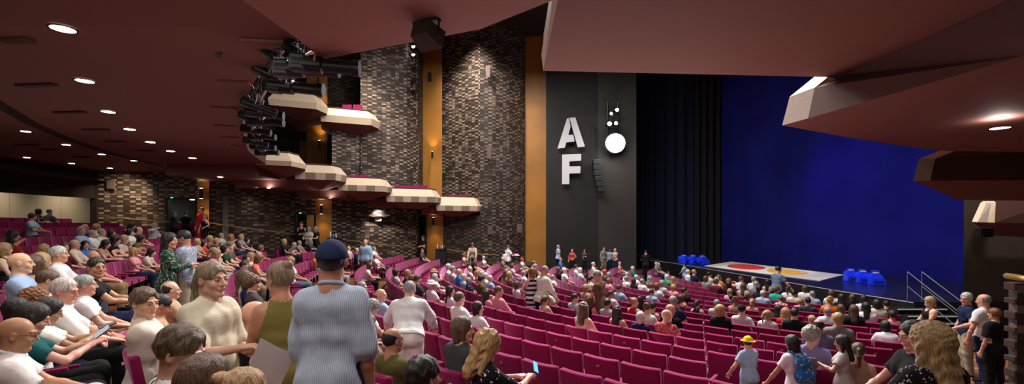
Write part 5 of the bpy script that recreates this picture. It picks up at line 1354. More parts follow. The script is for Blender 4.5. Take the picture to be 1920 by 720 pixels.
def seat_person(u, v, g, h, hc, top, sl, pt, pc, lvl=None, skin=None, name='person', label=None, **kw):
    pose = PC[pc]+('_f' if g == 'w' else '')
    hgt = joints(POSES[pose])['H'][2]+.125; sc0 = .80 if g == 'c' else (.96 if g == 'w' else 1.)
    best = None
    for s in SEATS:
        if not s['free']: continue
        J = POSES[pose]; hy = joints_cache(pose)
        fx, fy = -math.sin(s['rz']), math.cos(s['rz']); x = s['x']+fx*hy*sc0; y = s['y']+fy*hy*sc0
        uu = CU+F*x/y; vv = HV-(s['z']+hgt*sc0-ZC)*F/y
        e = (uu-u)**2+((vv-v)*1.0)**2*1.0
        if best is None or e < best[0]: best = (e, s, x, y)
    e, s, x, y = best; s['free'] = False
    want = ZC-(v-HV)*y/F-s['z']; sc = max(sc0*.93, min(sc0*1.07, want/hgt))
    if lvl is None: lvl = 2 if y < 5.2 else (1 if y < 12 else 0)
    ha, hcol = hair_args(h, hc)
    bottom = random.choice(POOL_W if g == 'w' else POOL_B)
    skin = skin or random.choice(['fair', 'fair', 'pink', 'pale', 'tan'])
    off = .0
    o = make_person((s['x'], s['y'], s['z']+off), s['rz'], pose, ha, hcol, TC[top], SL[sl], 'shirt', PT[pt], kw.get('bottom', bottom), skin, lvl, sc)
    tag(o, label or unique_label(head_phrase(g, h, hc, top, sl, pt), u, v), 'child' if g == 'c' else 'person', GROUPS(u))
    return o, s, math.sqrt(e)
_jc = {}
def joints_cache(p):
    if p not in _jc: _jc[p] = float(joints(POSES[p])['H'][1])
    return _jc[p]
random.seed(11); errs = []
for row in CROWD:
    t_ = row.split()
    if not t_: continue
    o, s, e = seat_person(float(t_[0]), float(t_[1]), *t_[2:]); errs.append(e)
    if e > 16: print('off', row, round(e), round(s['y'], 1))
print('crowd', len(errs), 'mean err', sum(errs)/len(errs))

def floor_at(x, y):
    r = frad(x, y)
    if y > 28 and -.2 < x < 9.4: return LZ
    if -17.2 < x < -13.2 and 20.4 < y < 22.2: return fz(30.4)+.25
    for r0, r1, z in rows_e:
        if r0 <= r < r1: return z
    return fz(r)
def place(u, v, d, pose, rz, label, hair, hc, top, sleeve='short', garm='shirt', pat='plain', bottom=('trousers', 'navy'), skin='fair', lvl=None, scl=None, shoes='black', seat=False, cat='person', group=None, stf=None, **kw):
    J = joints(POSES[pose]); hgt = J['H'][2]+.125
    hx, hy = float(J['H'][0]), float(J['H'][1]); a = R_(rz)
    if d is None:      # pick the depth where a normal-sized figure fits
        best = None
        for k in range(60, 300):
            dd = k*.1; x, y = ud(u, dd); e = abs(ZC-(v-HV)*dd/F-floor_at(x, y)-hgt*(scl or 1.))
            if stf and not (stf[0] <= dd <= stf[1]): continue
            if best is None or e < best[0]: best = (e, dd)
        d = best[1]
    H = at(u, v, d); bx = H.x-(hx*math.cos(a)-hy*math.sin(a)); by = H.y-(hx*math.sin(a)+hy*math.cos(a))
    z = floor_at(bx, by); sc = (H.z-z)/hgt; ok = .84 < sc < 1.13
    if not ok: print('SCALE', label[:40], round(sc, 2), 'd', d)
    sc = max(.84 if not scl or scl > .84 else scl*.9, min(1.13, sc))
    if lvl is None: lvl = 2 if d < 6.2 else (1 if d < 16 else 0)
    o = make_person((bx, by, z), a, pose, hair, hc, top, sleeve, garm, pat, bottom, skin, lvl, sc, shoes)
    USED.add(label); tag(o, label, cat, group)
    if seat:
        for s in list(SEATS):
            if math.hypot(s['x']-bx, s['y']-by) < .42: SEATS.remove(s)
        k_ = .16 if pose == 'can_man' else .03; SEATS.append(dict(x=bx-math.sin(a)*k_, y=by+math.cos(a)*k_, z=z, r=frad(bx, by), a=0, row=0, k=0, u=u, v=v, free=False, rz=a))
    else:
        for s in list(SEATS):
            if math.hypot(s['x']-bx, s['y']-by) < (.34 if d > 6.5 else .40): SEATS.remove(s)
    return o
def aim(u, d): x, y = ud(u, d); return math.degrees(math.atan2(SY-y, SX-x))-90
def hw(o, pose, s, k=.09):
    J = joints(POSES[pose]); p = J['W'][s]+J['hd'][s]*k; M = Matrix.Translation(o.location) @ o.rotation_euler.to_matrix().to_4x4() @ Matrix.Scale(o.scale[0], 4)
    return M @ Vector(p)
def glasses(o, pose, col=(.02, .02, .02)):
    J = joints(POSES[pose]); m = MB()
    for s in (1, -1):
        m.tube([(s*.031+.021*math.cos(k*PI/8), .103-.004*abs(math.cos(k*PI/8)), .004+.016*math.sin(k*PI/8)) for k in range(17)], .0016, 5, cap=False)
        m.tube([(s*.052, .099, .008), (s*.079, .06, .010), (s*.083, -.01, .006)], .0016, 5)
    m.tube([(-.010, .106, .008), (0, .109, .010), (.010, .106, .008)], .0016, 5)
    g = m.build('glasses', plain('glasses_frame', col, .3), o); M = Matrix(J['Rh'].tolist()).to_4x4(); M.translation = Vector(J['H']); g.matrix_local = M

P_ = POSES
def collar(o, pose, col, r=.066):
    J = joints(POSES[pose]); m = MB(); c = J['N']+J['sp']*.018; ring = [c+J['rt']*r*math.cos(k*PI/10)+J['fw']*(r*math.sin(k*PI/10)+.008)+J['sp']*(-.022*math.sin(k*PI/10)) for k in range(21)]
    m.tube([tuple(q) for q in ring], .015, 7, cap=False); b = m.build('collar', cloth_mat('plain'), o, smooth=True); b.color = (*col, 1)
# ---- the near figures
P_['cap_man'] = dict(base='stand', lean=.03, head=(.30, .10), w=.90, hands=((.225, .02, .80), (-.08, .24, 1.00)), loose=.006, fold=.011, hem=.24, elb=.32)
place(622, 452, 2.95, 'cap_man', 4, 'standing man seen from behind, dark cap and pale blue pinstriped shirt, nearest centre-left', ('short', 'cap'), ('dark', 'navy'), 'blue grey', 'roll', pat='pinstripe', skin='tan', bottom=('trousers', 'navy'))
collar(bpy.data.objects['person.%03d' % (len([x for x in bpy.data.objects if x.parent is None and x.name.startswith('person')])-1)], 'cap_man', (.32, .38, .50))
P_['olive_woman'] = dict(base='stand', lean=.04, fem=1, w=.82, head=(.55, .15), hands=((.02, .30, 1.10), (-.10, .30, 1.12)), loose=.0, elb=.3)
o = place(524, 491, 3.3, 'olive_woman', 32, 'standing woman in olive sleeveless dress with fair hair pinned up, beside capped man', ('bun', 'short'), 'ash', (.18, .145, .035), 'none', 'dress', bottom=None, skin='tan')
P_['cream_woman'] = dict(base='stand', fem=.7, w=.90, lean=.05, head=(-.15, .05), hands=((.15, .37, 1.17), (-.10, .28, 1.04)), loose=.010, fold=.010, belly=.03, elb=.25)
cw = place(398, 490, 3.2, 'cream_woman', -98, 'standing woman in loose cream top with streaked ponytail, holding a pale paper sheet', 'ponytail', 'ash', 'cream', 'half', bottom=('trousers', 'black'), skin='fair')
P_['bend_person'] = dict(base='sit', lean=.10, head=(-.7, .35), hands=((.12, .52, .80), (-.12, .50, .78)))
place(338, 612, 2.45, 'bend_person', aim(338, 2.6), 'person with tousled brown hair in white patterned shirt leaning below cream-topped woman', 'tousled', 'brown', 'white', 'short', pat='leopard', seat=True)
place(388, 664, 2.1, 'sit_lap_f', aim(388, 2.1)+5, 'back of long straight brown hair at the bottom edge, nearest the aisle', 'long', 'brown', 'white', 'short', seat=True)
place(460, 690, 2.05, 'sit_lap_f', aim(460, 2.)-8, 'top of fair hair in a bun at bottom edge below the bald man', 'bun', 'blond', 'grey', 'short', seat=True)
P_['can_man'] = dict(base='sit', lean=.02, twist=-.25, head=(-.75, .12), hands=((.06, .44, .86), (-.16, .40, .80)), curl={1: .8}, loose=.006, fold=.010)
cm = place(272, 540, 4.1, 'can_man', aim(272, 4.1), 'young man with brown hair in cream t-shirt turning right, holding a green can', 'tousled', 'brown', 'cream', 'short', seat=True, bottom=('trousers', 'black'))
place(303, 552, 4.9, 'sit_read', aim(303, 4.9), 'dark-haired man in tan reading a sheet beside the cream t-shirt man', 'short', 'dark', 'tan', 'short', seat=True, skin='tan', bottom=('trousers', 'beige'))
place(481, 563, 3.75, 'sit_lap', aim(481, 3.7), 'bald man in black t-shirt seen from behind, left of the olive dress', 'bald', 'brown', 'black', 'short', seat=True, skin='fair')
P_['bald_glasses'] = dict(base='sit', lean=.10, head=(-.15, .22), hands=((.10, .42, .70), (-.06, .44, .70)), w=1.0, loose=.006, cross=True, belly=.04)
bg_ = place(36, 594, 2.9, 'bald_glasses', aim(45, 2.9), 'bald man with glasses in white short-sleeved shirt, nearest figure at bottom left', 'bald', 'dark', 'white', 'short', seat=True, bottom=('trousers', 'light grey'), skin='tan'); glasses(bg_, 'bald_glasses'); collar(bg_, 'bald_glasses', CC['white'])
P_['phone_woman'] = dict(base='sit', fem=1, w=.9, lean=.12, head=(-.1, .40), hands=((.06, .44, .92), (-.06, .44, .90)))
pw = place(66, 568, 3.4, 'phone_woman', aim(62, 3.4), 'dark-haired woman in teal top looking at a phone, beside bald man in glasses', 'long', 'dark', 'teal', 'short', seat=True, bottom=('trousers', 'black'))
pw2 = place(95, 558, 3.85, 'phone_woman', aim(92, 3.8), 'black-haired woman in white t-shirt with phone, left of the white-haired man', 'long', 'dark', 'white', 'short', seat=True, bottom=('trousers', 'black'), skin='tan')
P_['white_man'] = dict(base='sit', lean=.06, head=(-.45, .25), hands=((.12, .40, .68), (-.08, .42, .68)), belly=.08)
wm = place(122, 521, 4.25, 'white_man', aim(122, 4.3), 'white-haired man with glasses in white shirt, left row, smiling downwards', 'short', 'white', 'white', 'roll', seat=True, bottom=('trousers', 'black'), skin='pink'); glasses(wm, 'white_man'); collar(wm, 'white_man', CC['white'])
place(160, 515, 5.0, 'sit_lap', aim(150, 4.9), 'man in white shirt and khaki trousers next to the white-haired man', 'short', 'grey', 'white', 'short', seat=True, bottom=('trousers', 'khaki'))
P_['black_tee'] = dict(base='sit', lean=.22, head=(-1.0, .05), hands=((.12, .52, .76), (-.06, .50, .76)), knee=.16)
place(181, 482, 5.7, 'black_tee', aim(181, 5.7)-5, 'dark-haired man in black t-shirt leaning forward and looking back, left block', 'short', 'dark', 'black', 'short', seat=True, bottom=('trousers', 'navy'), lvl=2, skin='tan')
place(93, 506, 5.2, 'sit_lean', aim(93, 5.2), 'man with close-cropped brown hair leaning forward behind the white-haired man', 'short', 'brown', 'white', 'short', seat=True)
place(72, 541, 4.5, 'sit_lean_f', aim(72, 4.5), 'curly brown-haired woman in purple bending forward in the left block', 'curly', 'auburn', 'purple', 'long', seat=True)
place(34, 574, 4.0, 'sit_lap_f', aim(34, 4.), 'dark-haired woman in blue partly hidden behind the bald man in glasses', 'bob', 'dark', 'slate blue', 'short', seat=True)
# couple
P_['couple_w'] = dict(base='stand', fem=1, w=.9, lean=.06, head=(-.4, .1), hands=((.10, .34, 1.2), (-.12, .34, 1.15)))
place(318, 436, 7.9, 'couple_w', -60, 'standing woman with long black hair in dark green patterned dress, back to camera', 'long', 'dark', 'dark green', 'long', 'dress', pat='speckle', bottom=None, lvl=2)
P_['couple_m'] = dict(base='stand', lean=.10, head=(.25, .45), hands=((.08, .36, 1.12), (-.10, .36, 1.10)))
place(345, 432, 8.2, 'couple_m', 95, 'standing dark-haired man in blue-grey patterned shirt bowing his head towards the woman', 'short', 'dark', 'blue grey', 'short', pat='floral', skin='tan', lvl=2, bottom=('trousers', 'beige'))
# right of centre, near
P_['bend_white'] = dict(base='stand', lean=.62, w=1.08, head=(.1, .35), hands=((.36, .66, .86), (-.36, .66, .86)), loose=.014, fold=.006, hem=.02)
place(768, 527, 6.1, 'bend_white', 8, 'grey-haired man in white shirt and white shorts bending over a seat row', 'short', 'grey', 'white', 'long', bottom=('shorts', 'white'), skin='pink', lvl=2)
place(688, 590, 4.6, 'sit_right_f', aim(688, 4.6), 'woman with curly brown hair in patterned top right of the pinstriped shirt man', 'wavy', 'brown', 'beige', 'short', pat='leopard', seat=True, lvl=2)
place(737, 614, 4.15, 'sit_lap', aim(737, 4.1), 'man with cropped hair in olive shirt below the bending man in shorts', 'ring', 'dark', 'olive', 'long', seat=True, skin='tan', lvl=2)
place(795, 668, 2.6, 'sit_lap', aim(795, 2.6), 'top of a black-haired head at the bottom edge near the olive shirt', 'tousled', 'dark', 'navy', 'short', seat=True, lvl=2)
place(868, 594, 4.7, 'sit_right', aim(868, 4.7), 'person with wavy brown hair in dark charcoal shirt left of the blond phone user', ('short', 'bob'), 'brown', 'dark grey', 'long', seat=True, lvl=2)
P_['phone_blond'] = dict(base='sit', fem=1, w=.9, lean=.08, twist=-.2, head=(-.25, .35), hands=((.14, .42, .86), (-.05, .44, .82)))
pb = place(915, 620, 4.1, 'phone_blond', aim(915, 4.1)-10, 'woman with long wavy blond hair in black floral blouse using a blue phone', 'wavy', 'blond', 'black', 'long', pat='floral', seat=True, bottom=('trousers', 'maroon'), lvl=2)
P_['kid_hat'] = dict(base='stand', lean=.08, head=(-.9, .1), hands=((.20, .16, .86), (-.30, .20, .95)), w=.92)
place(1402, 630, 6.3, 'kid_hat', 15, 'small child in bright yellow hat and pale grey-blue t-shirt standing among empty seats', ('short', 'bucket'), ('dark', 'yellow'), 'light blue', 'short', bottom=('shorts', 'light blue'), scl=.70, lvl=2, cat='child')
P_['kid_pack'] = dict(base='stand', fem=1, lean=.14, w=.88, head=(.2, .3), hands=((.38, .22, .86), (-.38, .26, .86)))
kp = place(1482, 628, 5.7, 'kid_pack', 12, 'girl with black bob wearing a white t-shirt and a blue patterned backpack', 'bob', 'dark', 'white', 'short', bottom=('trousers', 'navy'), skin='tan', scl=.78, lvl=2, cat='child')
P_['kid_board'] = dict(base='stand', fem=1, w=.84, head=(.1, .2), hands=((.12, .28, 1.10), (-.20, .28, 1.22)))
kb = place(1578, 628, 6.0, 'kid_board', 42, 'girl with long straight black hair and grey top carrying a grey board', 'long', 'dark', 'light grey', 'short', bottom=('trousers', 'light grey'), skin='tan', scl=.78, lvl=2, cat='child')
P_['curly_big'] = dict(base='stand', fem=1, w=.94, head=(.15, .1), hands=((.20, .22, .95), (-.26, .34, 1.12)), loose=.006, belly=.03, elb=.2)
place(1744, 607, 3.15, 'curly_big', 6, 'woman with big curly golden hair and black speckled blouse, nearest on the right', ('wavy', 'curly'), 'blond', 'black', 'long', pat='speckle', lvl=2, bottom=('trousers', 'black'))
P_['prof_left'] = dict(base='stand', fem=1, w=.9, head=(-.05, .25), hands=((.10, .36, 1.06), (-.12, .36, 1.04)))
place(1713, 601, 3.95, 'prof_left', 80, 'dark-haired woman in profile just left of the curly golden-haired woman', ('short', 'bun'), 'dark', 'black', 'short', lvl=2, bottom=('trousers', 'black'))
# right aisle
P_['walk_m'] = dict(base='stand', stride=.10, w=1.05, hands=((.27, .02, .82), (-.27, .10, .84)), belly=.05, head=(.2, .15), hem=.06)
place(1844, 551, 9.2, 'walk_m', 12, 'broad grey-haired man in white short-sleeved shirt and dark trousers in the right aisle', 'ring', 'grey', 'white', 'short', bottom=('trousers', 'navy'), lvl=2, skin='pink')
place(1812, 548, 9.9, 'stand_left', 62, 'white-haired man in navy shirt and beige trousers beside the broad man', 'short', 'white', 'navy', 'short', bottom=('trousers', 'beige'), lvl=2)
place(1864, 577, 8.5, 'stand_f', 5, 'short-haired woman in black tunic and trousers, nearest in the right aisle', 'short', 'auburn', 'black', 'wide', bottom=('trousers', 'black'), lvl=2)
P_['mask_w'] = dict(base='stand', fem=1, w=.9, head=(.1, .35), hands=((.05, .32, 1.02), (-.08, .32, 1.00)))
mw_ = place(1743, 556, 10.6, 'mask_w', 75, 'woman wearing a white face mask and black sleeveless top by the stage stairs', 'bob', 'blond', 'black', 'none', bottom=('trousers', 'black'), lvl=2)
# standing people farther off
ST = [
 (685, 447, 20.5, 'S', 178, 'elderly bald man in pale blue blazer standing in the far stalls, facing the camera', 'ba', 'n', 'light blue', 'long', 'jacket', 'plain', ('trousers', 'brown'), 1.0),
 (997, 502, 12.2, 'Tf', 20, 'woman in black and white striped sleeveless dress standing in the centre stalls', 'bo', 'a', 'white', 'none', 'dress', 'stripe', None, .97),
 (1021, 498, 12., 'N', -60, 'grey balding man in white long-sleeved shirt and dark trousers standing in the centre stalls', 'ri', 'g', 'white', 'long', 'shirt', 'plain', ('trousers', 'navy'), 1.0),
 (1120, 507, 11.5, 'N', 60, 'grey-haired man in brown short-sleeved shirt standing alone in the centre stalls', 'sh', 'g', 'brown', 'short', 'shirt', 'plain', ('trousers', 'brown'), 1.0),
 (1459, 497, 17.3, 'E', -75, 'man in slate blue shirt standing against stage in front of the floor cloth', 'sh', 'd', 'slate blue', 'short', 'shirt', 'plain', ('trousers', 'black'), 1.0),
 (1211, 468, 28., 'D', -20, 'person in black standing at the left end of the stage holding a phone', 'sh', 'd', 'black', 'short', 'shirt', 'plain', ('trousers', 'black'), 1.0),
 (1283, 494, None, 'Tf', 30, 'child in light blue standing at stage front below the left blue units', 'sh', 'd', 'light blue', 'short', 'shirt', 'plain', ('trousers', 'slate blue'), .8),
 (1047, 459, 28.5, 'S', -75, 'grey-haired man in light blue shirt standing beside the gold panel near black wall', 'sh', 'g', 'light blue', 'short', 'shirt', 'plain', ('trousers', 'black'), 1.0),
 (1073, 467, 28.8, 'Tf', 150, 'person in raspberry red top standing by the black wall under the letters', 'sh', 'g', 'dusty red', 'long', 'shirt', 'plain', ('trousers', 'black'), .97),
 (1096, 471, 29., 'Of', 170, 'woman in dark grey long-sleeved top standing right of the red-topped person', 'bo', 'n', 'dark grey', 'long', 'shirt', 'plain', ('trousers', 'black'), .95),
 (1132, 463, 28.6, 'S', -150, 'brown-haired man in grey shirt and khaki trousers, left of three standing men', 'sh', 'n', 'grey', 'long', 'shirt', 'plain', ('trousers', 'khaki'), 1.0),
 (1143, 466, 29.2, 'T', 150, 'dark-skinned man in grey-blue shirt, middle of three standing men', 'sh', 'd', 'blue grey', 'short', 'shirt', 'plain', ('trousers', 'navy'), 1.0),
 (1153, 466, 28.4, 'O', 130, 'white-haired man in red checked shirt, right of three standing men', 'sh', 'w', 'dusty red', 'short', 'shirt', 'check', ('trousers', 'navy'), 1.0),
 (886, 455, 26., 'Nf', 175, 'long-haired woman in beige patterned top standing looking down before the brick tower', 'lo', 'n', 'beige', 'long', 'shirt', 'floral', ('trousers', 'grey'), 1.0),
 (953, 459, 27., 'D', -60, 'man in white shirt wearing a white backpack holding pink paper, by the tower', 'sh', 'n', 'white', 'short', 'shirt', 'plain', ('trousers', 'dark grey'), 1.0),
 (793, 438, 28.3, 'Of', 170, 'usher in black with pale scarf and pale mask standing in the right-hand far doorway', 'bo', 'n', 'black', 'short', 'shirt', 'plain', ('trousers', 'black'), 1.0),
 (327, 397, 22.9, 'O', -40, 'dim figure in dark jacket standing inside the left rear doorway, left one', 'sh', 'g', 'dark grey', 'long', 'jacket', 'plain', ('trousers', 'black'), 1.0),
 (348, 397, 22.7, 'D', 60, 'dim figure in black shirt standing inside the left rear doorway, right one', 'sh', 'd', 'black', 'short', 'shirt', 'plain', ('trousers', 'black'), 1.0),
 (378, 389, 21.7, 'S', 170, 'man in bright red shirt standing before the gold panel beside the doorway', 'sh', 'd', 'red', 'long', 'shirt', 'plain', ('trousers', 'red'), 1.0),
 (384, 401, 21.1, 'Tf', 165, 'blond woman in long black dress with gold buttons beside the red-shirted man', 'bo', 'b', 'black', 'none', 'dress', 'plain', None, .95),
 (565, 414, 24.6, 'Of', -150, 'person in black tank top standing in the middle doorway, leftmost of three', 'bu', 'n', 'black', 'none', 'shirt', 'plain', ('trousers', 'black'), 1.0),
 (579, 425, 24.2, 'Df', 170, 'small person in pale top standing in front of the middle doorway', 'bo', 'g', 'light grey', 'short', 'shirt', 'plain', ('trousers', 'black'), .9),
 (592, 425, 24.3, 'Df', 150, 'grey-haired usher in black with blue scarf standing beside the middle doorway', 'bo', 'g', 'black', 'short', 'shirt', 'plain', ('trousers', 'black'), .9),
]
SP = {}
for (u, v, d, pc, rz, lb, h, hc, top, sl, garm, pat, bot, sc) in ST:
    pose = PC[pc[0]]+('_f' if pc.endswith('f') else ''); ha, hcl = hair_args(h, hc)
    SP[u] = (place(u, v, d, pose, rz, lb, ha, hcl, top, sl, garm, pat, bot, 'brown' if 'dark-skinned' in lb else 'fair', None, sc, cat='child' if lb.startswith('child') else 'person'), pose)
# things people hold or wear
def sheet(c, w, h, rot, mat, label, nm='paper_sheet', th=.002):
    m = MB(); n = 6
    for i in range(n):
        x0, x1 = -w/2+w*i/n, -w/2+w*(i+1)/n; b0, b1 = .12*(x0*x0)/w, .12*(x1*x1)/w
        for s in (0, th): m.face([(x0, b0+s, -h/2), (x1, b1+s, -h/2), (x1, b1+s, h/2), (x0, b0+s, h/2)])
    o = m.build(nm, mat, loc=c); o.rotation_euler = rot; return tag(o, label, 'paper')
m_paper = plain('paper', (.66, .64, .66), .8, noise=.04)
p = hw(cw, 'cream_woman', 1, .10); sheet(p+Vector((.10, -.05, -.12)), .24, .32, (R_(18), R_(28), R_(5)), m_paper, 'large pale folded sheet held by the woman in the cream top')
p = hw(cm, 'can_man', 1, .07); t = empty('drink_can', p+Vector((.01, -.01, -.03))); m = MB(); m.tube([(0, 0, -.055), (0, 0, -.05), (0, 0, .05), (0, 0, .058)], [.026, .032, .032, .026], 16); m.build('can_body', plain('can_green', (.02, .22, .05), .25, metal=.4), t, smooth=False); m = MB(); m.tube([(0, 0, .058), (0, 0, .061)], .026, 16); m.build('can_lid', m_chrome, t); tag(t, 'green drink can held by the young man in cream t-shirt', 'can')
def phone(p, rot, label, screen=(.35, .6, .9), s=4., body=None):
    t = empty('phone', p); t.rotation_euler = rot; t.scale = (.85,)*3; m = MB(); m.box((0, 0, 0), (.074, .009, .152), bev=.004); m.build('case', body or m_black, t); m = MB(); m.box((0, -.0055, 0), (.066, .001, .14)); m.build('screen', emis('screen%s' % str(screen), screen, s), t); return tag(t, label, 'phone')
phone(hw(pb, 'phone_blond', 1, .10)+Vector((.03, 0, .06)), (R_(-50), R_(35), R_(30)), 'bright blue phone held by woman with long wavy blond hair', (.10, .45, .85), 1.2, plain('case_blue', (.08, .35, .7), .4))
phone(hw(pw, 'phone_woman', 1, .10)+Vector((.0, 0, .05)), (R_(-45), R_(25), R_(-40)), 'phone held up by the woman in the teal top', (.35, .42, .5), .6)
phone(hw(pw2, 'phone_woman', 1, .10)+Vector((.0, 0, .03)), (R_(-75), R_(10), R_(-40)), 'dark phone held by the black-haired woman in the white t-shirt', (.05, .06, .08), .5)
# grey board
m = MB(); m.box((0, 0, 0), (.26, .05, .62), bev=.02); bd = m.build('carry_board', plain('board_grey', (.12, .12, .125), .7), loc=hw(kb, 'kid_board', -1, .08)+Vector((-.16, -.02, -.24))); bd.rotation_euler = (R_(-4), R_(6), R_(-8)); tag(bd, 'tall dark grey board carried by the girl with long black hair', 'board')
# blue patterned backpack on the girl
t = empty('backpack', kp.location+Vector((0, 0, 0)), kp.rotation_euler.z); ks = kp.scale[0]; t.scale = (ks, ks, ks); mbp = cloth_mat('floral')
J = joints(P_['kid_pack']); c = J['C']-J['fw']*.19+J['sp']*.0
F_ = Field(axis_vals(-.24, .24, .011), axis_vals(c[1]-.2, c[1]+.2, .011), axis_vals(c[2]-.32, c[2]+.32, .011))
F_.cap(c-J['sp']*.12-V3(.07, 0, 0), c-J['sp']*.12+V3(.07, 0, 0), .105, k=.05, n=J['fw'], sq=.8); F_.cap(c+J['sp']*.08-V3(.05, 0, 0), c+J['sp']*.08+V3(.05, 0, 0), .09, k=.08, n=J['fw'], sq=.8); F_.wobble(.007, 30., 1.)
me, _ = F_.mesh('bag_body'); me.materials.append(mbp); b = link('bag_body', me, t); b.color = (.03, .14, .38, 1)
for s in (1, -1):
    m = MB(); S = J['S'][s]*.62+J['N']*.38; pts = [c+J['sp']*.15+V3(s*.05, -.02, 0), S+J['sp']*.065-J['fw']*.05, S+J['sp']*.075, S+J['fw']*.10-J['sp']*.03, c+J['fw']*.26+V3(s*.10, 0, -.05)]
    m.tube(pts, .018, 6); b = m.build('strap', mbp, t, smooth=True); b.color = (.03, .14, .38, 1)
tag(t, 'blue patterned backpack worn by the black-haired girl', 'backpack')
# white backpack, masks, scarves, handbag
o, ps = SP[953]; t = empty('backpack', o.location, o.rotation_euler.z); m = MB(); m.box((0, -.22, 1.18), (.30, .18, .42), bev=.05); m.build('bag_body', m_white, t, smooth=True)
for s in (1, -1): m = MB(); m.tube([(s*.10, -.16, 1.36), (s*.11, -.02, 1.47), (s*.12, .13, 1.36), (s*.13, .10, 1.12)], .02, 6); m.build('strap', m_white, t)
tag(t, 'small white backpack worn by the man near the brick tower', 'backpack')
p = hw(o, ps, 1, .1); sheet(p+Vector((.12, 0, .02)), .30, .21, (R_(-60), 0, R_(30)), plain('pink_paper', (.75, .25, .55), .8), 'pink paper held out by the man with the white backpack')
J = joints(P_['mask_w']); m = MB(); m.poly([Vector((x, .100+y, z)) for x, y, z in ((-.05, -.03, -.02), (0, .022, -.012), (.05, -.03, -.02), (-.045, -.035, -.09), (0, .015, -.10), (.045, -.035, -.09), (-.03, .0, -.055), (.03, .0, -.055), (0, .03, -.05))], [(0, 6, 8, 1), (1, 8, 7, 2), (6, 3, 4, 8), (8, 4, 5, 7), (0, 3, 6), (2, 7, 5)]); g = m.build('face_mask', m_white, mw_, smooth=True); M = Matrix(J['Rh'].tolist()).to_4x4(); M.translation = Vector(J['H']); g.matrix_local = M
# ------------------------------------------------------------------ put the seats out
vis = sorted(SEATS, key=lambda s: s['y'])
prox = [s for s in SEATS]
def big(s):      # how large it shows: near, not hidden low down or at the frame edge
    k = 1./s['y']
    if s['v'] > 735 or s['u'] < -10 or s['u'] > 1930: k *= .2
    if not s['free']: k *= .6
    return k
vis = sorted(SEATS, key=big, reverse=True)
near, rest = vis[:300], vis[300:]
def seat_group(s):
    if s['r'] > 27: return ('rear', 'magenta theatre seat in the raked rear block on the left', 'theatre seats in the rear block')
    if s['free']: return ('main', 'magenta theatre seat, empty, in the curved rows of the main stalls', 'empty theatre seats in the main stalls')
    return ('occ', 'magenta theatre seat under a seated spectator in the main stalls', 'occupied theatre seats in the main stalls')
for i, s in enumerate(near):
    o = copy_tree(seat0); o.location = (s['x'], s['y'], s['z']); o.rotation_euler = (0, 0, s['rz'])
    _, lb, gr = seat_group(s); tag(o, lb, 'seat', gr)
    if (s['row']*7+s['k']*3) % 5 == 0 and s['r'] < 27:
        c = plate0.copy(); COL.objects.link(c); c.parent = o
for o in list(seat0.children)+[seat0, plate0]: bpy.data.objects.remove(o)
m = MB()
def seat_geom(s, mb):
    M = Matrix.Translation((s['x'], s['y'], s['z'])) @ Matrix.Rotation(s['rz'], 4, 'Z')
    def bx(c, d, tilt, mi):
        r = Matrix.Rotation(tilt, 3, 'X'); x, y, z = d[0]/2, d[1]/2, d[2]/2
        vs = []
        for a in (-1, 1):
            for b in (-1, 1):
                for e in (-1, 1):
                    p = Vector((a*x*(1-.06*(e < 0)), b*y, e*z)); vs.append(M @ (r @ p+Vector(c)))
        mb.poly(vs, [(0, 1, 3, 2), (4, 6, 7, 5), (0, 4, 5, 1), (2, 3, 7, 6), (0, 2, 6, 4), (1, 5, 7, 3)], mi)
    bx((0, -.23, .61), (.50, .07, .53), .17, 0); bx((0, .085, .42), (.45, .44, .10), 0, 0); bx((.255, .06, .585), (.04, .34, .03), 0, 0); bx((.255, 0, .29), (.03, .08, .56), 0, 1)
for s in rest: seat_geom(s, m)
if rest:
    o = m.build('theatre_chair_rows', [m_vel, m_blackmetal]); tag(o, 'farther rows of magenta seats massed beyond the nearer ones, towards the stage and walls', 'seats', kind='stuff')
print('near', len(near), 'rest', len(rest), 'farthest near y', near[-1]['y'])
# seats in the balcony boxes
def box_seat(u, v, d, label):
    p = at(u, v, d+.6); t = empty('box_chair', (p.x, p.y, p.z-.93), PI)
    bm_obj('backrest', curved_pad(.50, .50, .075, .03, .36, -.185, .15, bev=.028), m_vel, t); bm_obj('seat_cushion', curved_pad(.45, .10, .44, 0, .37, .085, 0., bev=.035), m_vel, t)
    m = MB(); m.box((0, 0, .19), (.08, .3, .36)); m.build('pedestal', m_blackmetal, t); tag(t, label, 'seat', label)
for (u, v, d, n, lb) in ((648, 192, 25.6, 2, 'pink seat tops showing over the upper balcony box'), (660, 325, 24.3, 2, 'pink seat tops showing over the middle lower balcony box'), (742, 345, 26.4, 4, 'pink seat tops showing over the box left of the lowest one'), (848, 362, 28.2, 2, 'pink seat tops showing over the lowest balcony box'), (556, 302, 22.4, 1, 'single pink seat top showing over the second lower box'), (597, 305, 22.6, 1, 'lone pink seat top at the right of the second lower box')):
    for k in range(n): box_seat(u+k*(20 if n < 4 else 17), v, d, lb)
